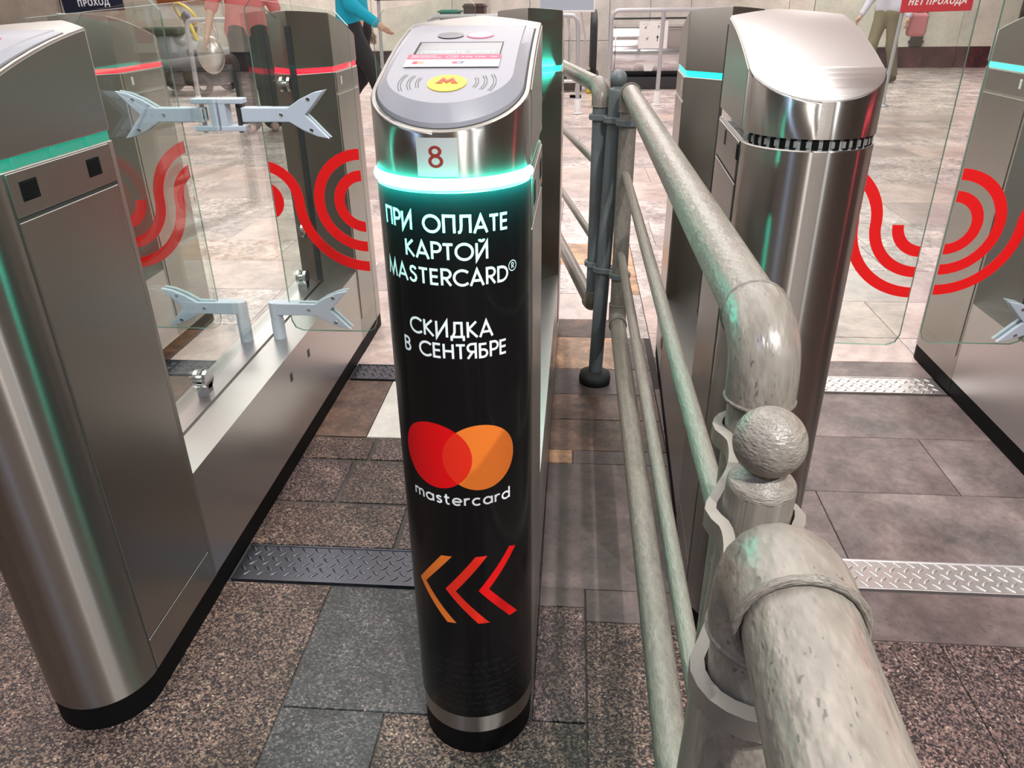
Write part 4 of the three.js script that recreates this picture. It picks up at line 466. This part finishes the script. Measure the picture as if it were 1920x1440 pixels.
{ const d = thing('door_1', 'dark brown doorway', 'door'); d.userData = { kind: 'structure' }; obj('door_leaf', [rbox(7.62, 8.8, 0.0, 2.2, ROOM.z0 + 0.0, ROOM.z0 + 0.05, 0.01)], M.brownPaint, d); obj('door_frame', [rbox(7.5, 7.62, 0, 2.3, ROOM.z0, ROOM.z0 + 0.09, 0.01), rbox(8.8, 8.92, 0, 2.3, ROOM.z0, ROOM.z0 + 0.09, 0.01), rbox(7.5, 8.92, 2.2, 2.3, ROOM.z0, ROOM.z0 + 0.09, 0.01)], M.brownPaint, d); obj('door_handle', [rbox(7.72, 7.76, 0.98, 1.14, ROOM.z0 + 0.05, ROOM.z0 + 0.1, 0.008)], M.chrome, d); }

// ---------------------------------------------------------------- people
function blobMesh(bones, half, centre, res, k = 0.02) { // bones: [a, b, ra, rb]; smooth union of tapered capsules
  const mc = new MarchingCubes(res, new THREE.MeshBasicMaterial(), false, false, 120000), n = res; mc.isolation = 0; const P = V(0, 0, 0);
  const hs = n / 2; let f = mc.field;
  for (let z = 0; z < n; z++) for (let y = 0; y < n; y++) for (let x = 0; x < n; x++) {
    const wx = centre[0] + (x - hs) / hs * half[0], wy = centre[1] + (y - hs) / hs * half[1], wz = centre[2] + (z - hs) / hs * half[2]; let acc = 1e3;
    for (const b of bones) { const ax = wx - b.a[0], ay = wy - b.a[1], az = wz - b.a[2]; let h = (ax * b.d[0] + ay * b.d[1] + az * b.d[2]) / b.l2; h = h < 0 ? 0 : h > 1 ? 1 : h; const ex = (ax - b.d[0] * h) / b.s[0], ey = (ay - b.d[1] * h) / b.s[1], ez = (az - b.d[2] * h) / b.s[2]; const d = Math.sqrt(ex * ex + ey * ey + ez * ez) - (b.ra + (b.rb - b.ra) * h); if (d > acc + k) continue; const m = Math.max(k - Math.abs(acc - d), 0) / k; acc = Math.min(acc, d) - m * m * k * 0.25; }
    f[x + y * n + z * n * n] = -acc; }
  mc.update(); const c = mc.count, pos = new Float32Array(c * 3); for (let i = 0; i < c; i++) for (let j = 0; j < 3; j++) pos[i * 3 + j] = centre[j] + mc.positionArray[i * 3 + j] * half[j];
  let g = new THREE.BufferGeometry(); g.setAttribute('position', new THREE.BufferAttribute(pos, 3)); g = mergeVertices(g, 1e-5); g.computeVertexNormals(); return strip(g);
}
const bone = (a, b, ra, rb, s = [1, 1, 1]) => { const d = [b[0] - a[0], b[1] - a[1], b[2] - a[2]]; return { a, d, l2: Math.max(1e-9, d[0] * d[0] + d[1] * d[1] + d[2] * d[2]), ra, rb, s }; };
function person(label, x, z, turn, J, C) { // J joints, C clothes
  const t = thing('person', label, 'person', [x, 0, z], turn);
  const skinM = std({ color: lin(0.55, 0.33, 0.24), roughness: 0.55 });
  const H = J.head, hands = []; const body = [bone([0, 0.95, 0], [0, 1.12, 0], 0.13, 0.125, [1, 1, 0.75]), bone([0, 1.12, 0], [0, 1.32, 0], 0.125, 0.135, [1.08, 1, 0.75]), bone([-0.13, 1.39, 0], [0.13, 1.39, 0], 0.065, 0.065), bone([0, 1.38, 0], [0, 1.52, 0.01], 0.06, 0.052), bone([0, 1.56, 0.02], [0, 1.64, 0.01], 0.072, 0.082), bone([0, 1.575, 0.09], [0, 1.545, 0.105], 0.014, 0.017), bone([-0.078, 1.58, 0.01], [-0.082, 1.61, 0.005], 0.014, 0.016), bone([0.078, 1.58, 0.01], [0.082, 1.61, 0.005], 0.014, 0.016), bone([0, 1.5, 0.05], [0, 1.515, 0.06], 0.04, 0.04)];
  const hr = C.hemR || 0.165, coat = [bone([-0.085, C.hem + hr * 0.5, 0], [-0.02, 1.15, 0], hr * 0.77, 0.14, [1, 1, 0.85]), bone([0.085, C.hem + hr * 0.5, 0], [0.02, 1.15, 0], hr * 0.77, 0.14, [1, 1, 0.85]), bone([0, 1.15, 0], [0, 1.33, 0], 0.15, 0.155, [1.1, 1, 0.78]), bone([-0.13, 1.39, 0], [0.13, 1.39, 0], 0.078, 0.078), bone([0, 1.42, 0], [0, 1.47, 0.005], 0.072, 0.066)], legs = [], shoes = [];
  for (const [i, s] of [[0, -1], [1, 1]]) { const e = J.elbow[i], w = J.wrist[i], k = J.knee[i], a = J.ankle[i], sh = [s * 0.17, 1.38, 0], hp = [s * 0.088, 0.93, 0];
    body.push(bone(sh, e, 0.05, 0.041), bone(e, w, 0.04, 0.027)); coat.push(bone(sh, e, 0.068, 0.058)); if (C.longSleeve) coat.push(bone(e, [e[0] + (w[0] - e[0]) * 0.93, e[1] + (w[1] - e[1]) * 0.93, e[2] + (w[2] - e[2]) * 0.93], 0.056, 0.043));
    body.push(bone(hp, k, 0.084, 0.052), bone(k, a, 0.05, 0.035), bone([a[0], a[1] - 0.03, a[2] - 0.02], [a[0] + s * 0.01, 0.035, a[2] + 0.15], 0.035, 0.028)); legs.push(bone([s * 0.075, 0.95, 0], hp, 0.115, 0.115, [1, 1, 0.95]), bone(hp, k, 0.108, C.kneeR || 0.074), bone(k, [a[0], a[1] + 0.02, a[2]], C.kneeR || 0.074, C.trouserR || 0.062));
    shoes.push(bone([a[0], 0.055, a[2] - 0.03], [a[0] + s * 0.012, 0.042, a[2] + 0.16], 0.047, 0.038), bone([a[0], 0.07, a[2]], [a[0], 0.11, a[2]], 0.045, 0.045));
    const d = V(w[0] - e[0], w[1] - e[1], w[2] - e[2]).normalize(), c = V(...w).addScaledVector(d, 0.05); const hb = [bone(w, [c.x, c.y, c.z], 0.026, 0.034, [0.8, 1, 1])]; const side = V(0, 0, 1).cross(d).length() > 0.2 ? V(0, 0, 1) : V(1, 0, 0); const base = V(...w).addScaledVector(d, 0.085);
    for (let q = 0; q < 4; q++) { const b0 = base.clone().addScaledVector(side, (q - 1.5) * 0.019), l = [0.06, 0.07, 0.066, 0.05][q], m = b0.clone().addScaledVector(d, l * 0.55), tip = m.clone().addScaledVector(d, l * 0.45).addScaledVector(V(-s, 0, 0), 0.015); hb.push(bone([b0.x, b0.y, b0.z], [m.x, m.y, m.z], 0.0095, 0.0088), bone([m.x, m.y, m.z], [tip.x, tip.y, tip.z], 0.0088, 0.0075)); }
    const th = V(...w).addScaledVector(d, 0.03).addScaledVector(side, 0.03), t2 = th.clone().addScaledVector(d, 0.05).addScaledVector(side, 0.018); hb.push(bone([th.x, th.y, th.z], [t2.x, t2.y, t2.z], 0.012, 0.0095)); const hc = V(...w).addScaledVector(d, 0.075); hands.push(blobMesh(hb, [0.12, 0.12, 0.12], [hc.x, hc.y, hc.z], 56, 0.006)); }
  const half = [0.52, 0.95, 0.62], cen = [0, 0.87, 0.02];
  const bodyMesh = obj('body', [blobMesh(body, half, cen, 92, 0.03), ...hands], skinM, t); 
  obj('top', [blobMesh(coat, half, cen, 88, 0.04)], C.top, t, C.topLabel); obj('trousers', [blobMesh(legs, half, cen, 88, 0.035)], C.legs, t, C.legLabel); for (const k of [0, 1]) obj('shoe', [blobMesh(shoes.slice(k * 2, k * 2 + 2), [0.2, 0.12, 0.24], [J.ankle[k][0], 0.09, J.ankle[k][2] + 0.05], 40, 0.02)], C.shoe, t);
  obj('hair', [blobMesh([bone([0, 1.61, -0.02], [0, 1.665, -0.005], 0.088, 0.078), bone([0, 1.5, -0.06], [0, 1.6, -0.05], C.long ? 0.06 : 0.04, 0.07)], [0.16, 0.3, 0.16], [0, 1.6, 0], 44, 0.02)], std({ color: lin(0.05, 0.03, 0.02), roughness: 0.6 }), t);
  for (const s of [-1, 1]) obj('eye', [T(new THREE.SphereGeometry(0.0125, 14, 10), s * 0.031, 1.6, 0.083)], std({ color: lin(0.7, 0.7, 0.68), roughness: 0.2 }), t);
  return t;
}
const cloth = (r, g, b) => std({ color: lin(r, g, b), roughness: 0.85 });
person('person in a pink top and black trousers standing behind the left glass leaves', -3.12, -7.75, 0.35, { elbow: [[-0.3, 1.12, 0.02], [0.27, 1.11, -0.04]], wrist: [[-0.36, 0.9, 0.16], [0.32, 0.87, 0.05]], knee: [[-0.1, 0.5, 0.06], [0.1, 0.5, -0.02]], ankle: [[-0.1, 0.085, 0.0], [0.11, 0.085, -0.1]] }, { hem: 0.84, hemR: 0.17, top: cloth(0.62, 0.16, 0.16), legs: cloth(0.012, 0.013, 0.016), shoe: cloth(0.5, 0.32, 0.3), long: true, kneeR: 0.1, trouserR: 0.1 });
tag(obj('handbag', [T(new THREE.SphereGeometry(0.17, 24, 16).scale(0.75, 1, 0.6), -3.46, 0.72, -7.6), T(new THREE.TorusGeometry(0.09, 0.012, 8, 24), -3.46, 0.9, -7.6)], std({ color: lin(0.75, 0.72, 0.68), roughness: 0.25, metalness: 0.5 })), 'shiny silver handbag held by the person in the pink top', 'bag');
person('person in a bright blue jacket and black trousers walking behind turnstile number 8', -2.05, -7.6, 1.25, { elbow: [[-0.22, 1.13, 0.14], [0.24, 1.14, -0.12]], wrist: [[-0.17, 0.98, 0.36], [0.26, 0.93, -0.02]], knee: [[-0.09, 0.52, 0.26], [0.09, 0.5, -0.04]], ankle: [[-0.09, 0.09, 0.34], [0.09, 0.13, -0.32]] }, { hem: 0.93, hemR: 0.16, longSleeve: true, top: cloth(0.0, 0.32, 0.46), legs: cloth(0.011, 0.011, 0.012), shoe: cloth(0.02, 0.02, 0.02), trouserR: 0.058 });
person('person in a pale lilac jacket and olive trousers behind the plain steel turnstile', 4.42, -12.3, -0.9, { elbow: [[-0.27, 1.12, 0.06], [0.26, 1.12, -0.08]], wrist: [[-0.3, 0.9, 0.2], [0.3, 0.88, 0.0]], knee: [[-0.1, 0.52, 0.12], [0.1, 0.5, -0.05]], ankle: [[-0.1, 0.085, 0.1], [0.1, 0.1, -0.22]] }, { hem: 0.9, hemR: 0.18, longSleeve: true, top: cloth(0.55, 0.52, 0.6), legs: cloth(0.2, 0.17, 0.1), shoe: cloth(0.1, 0.06, 0.04) });
tag(obj('shoulder_bag', [rbox(4.7, 4.95, 0.62, 0.92, -12.35, -12.2, 0.05, 4), T(new THREE.TorusGeometry(0.1, 0.012, 8, 24), 4.82, 0.98, -12.27)], cloth(0.55, 0.2, 0.22)), 'pink bag beside the person in the lilac jacket', 'bag');

scene.traverse(o => { delete o.userData.base; });
renderer.render(scene, camera);
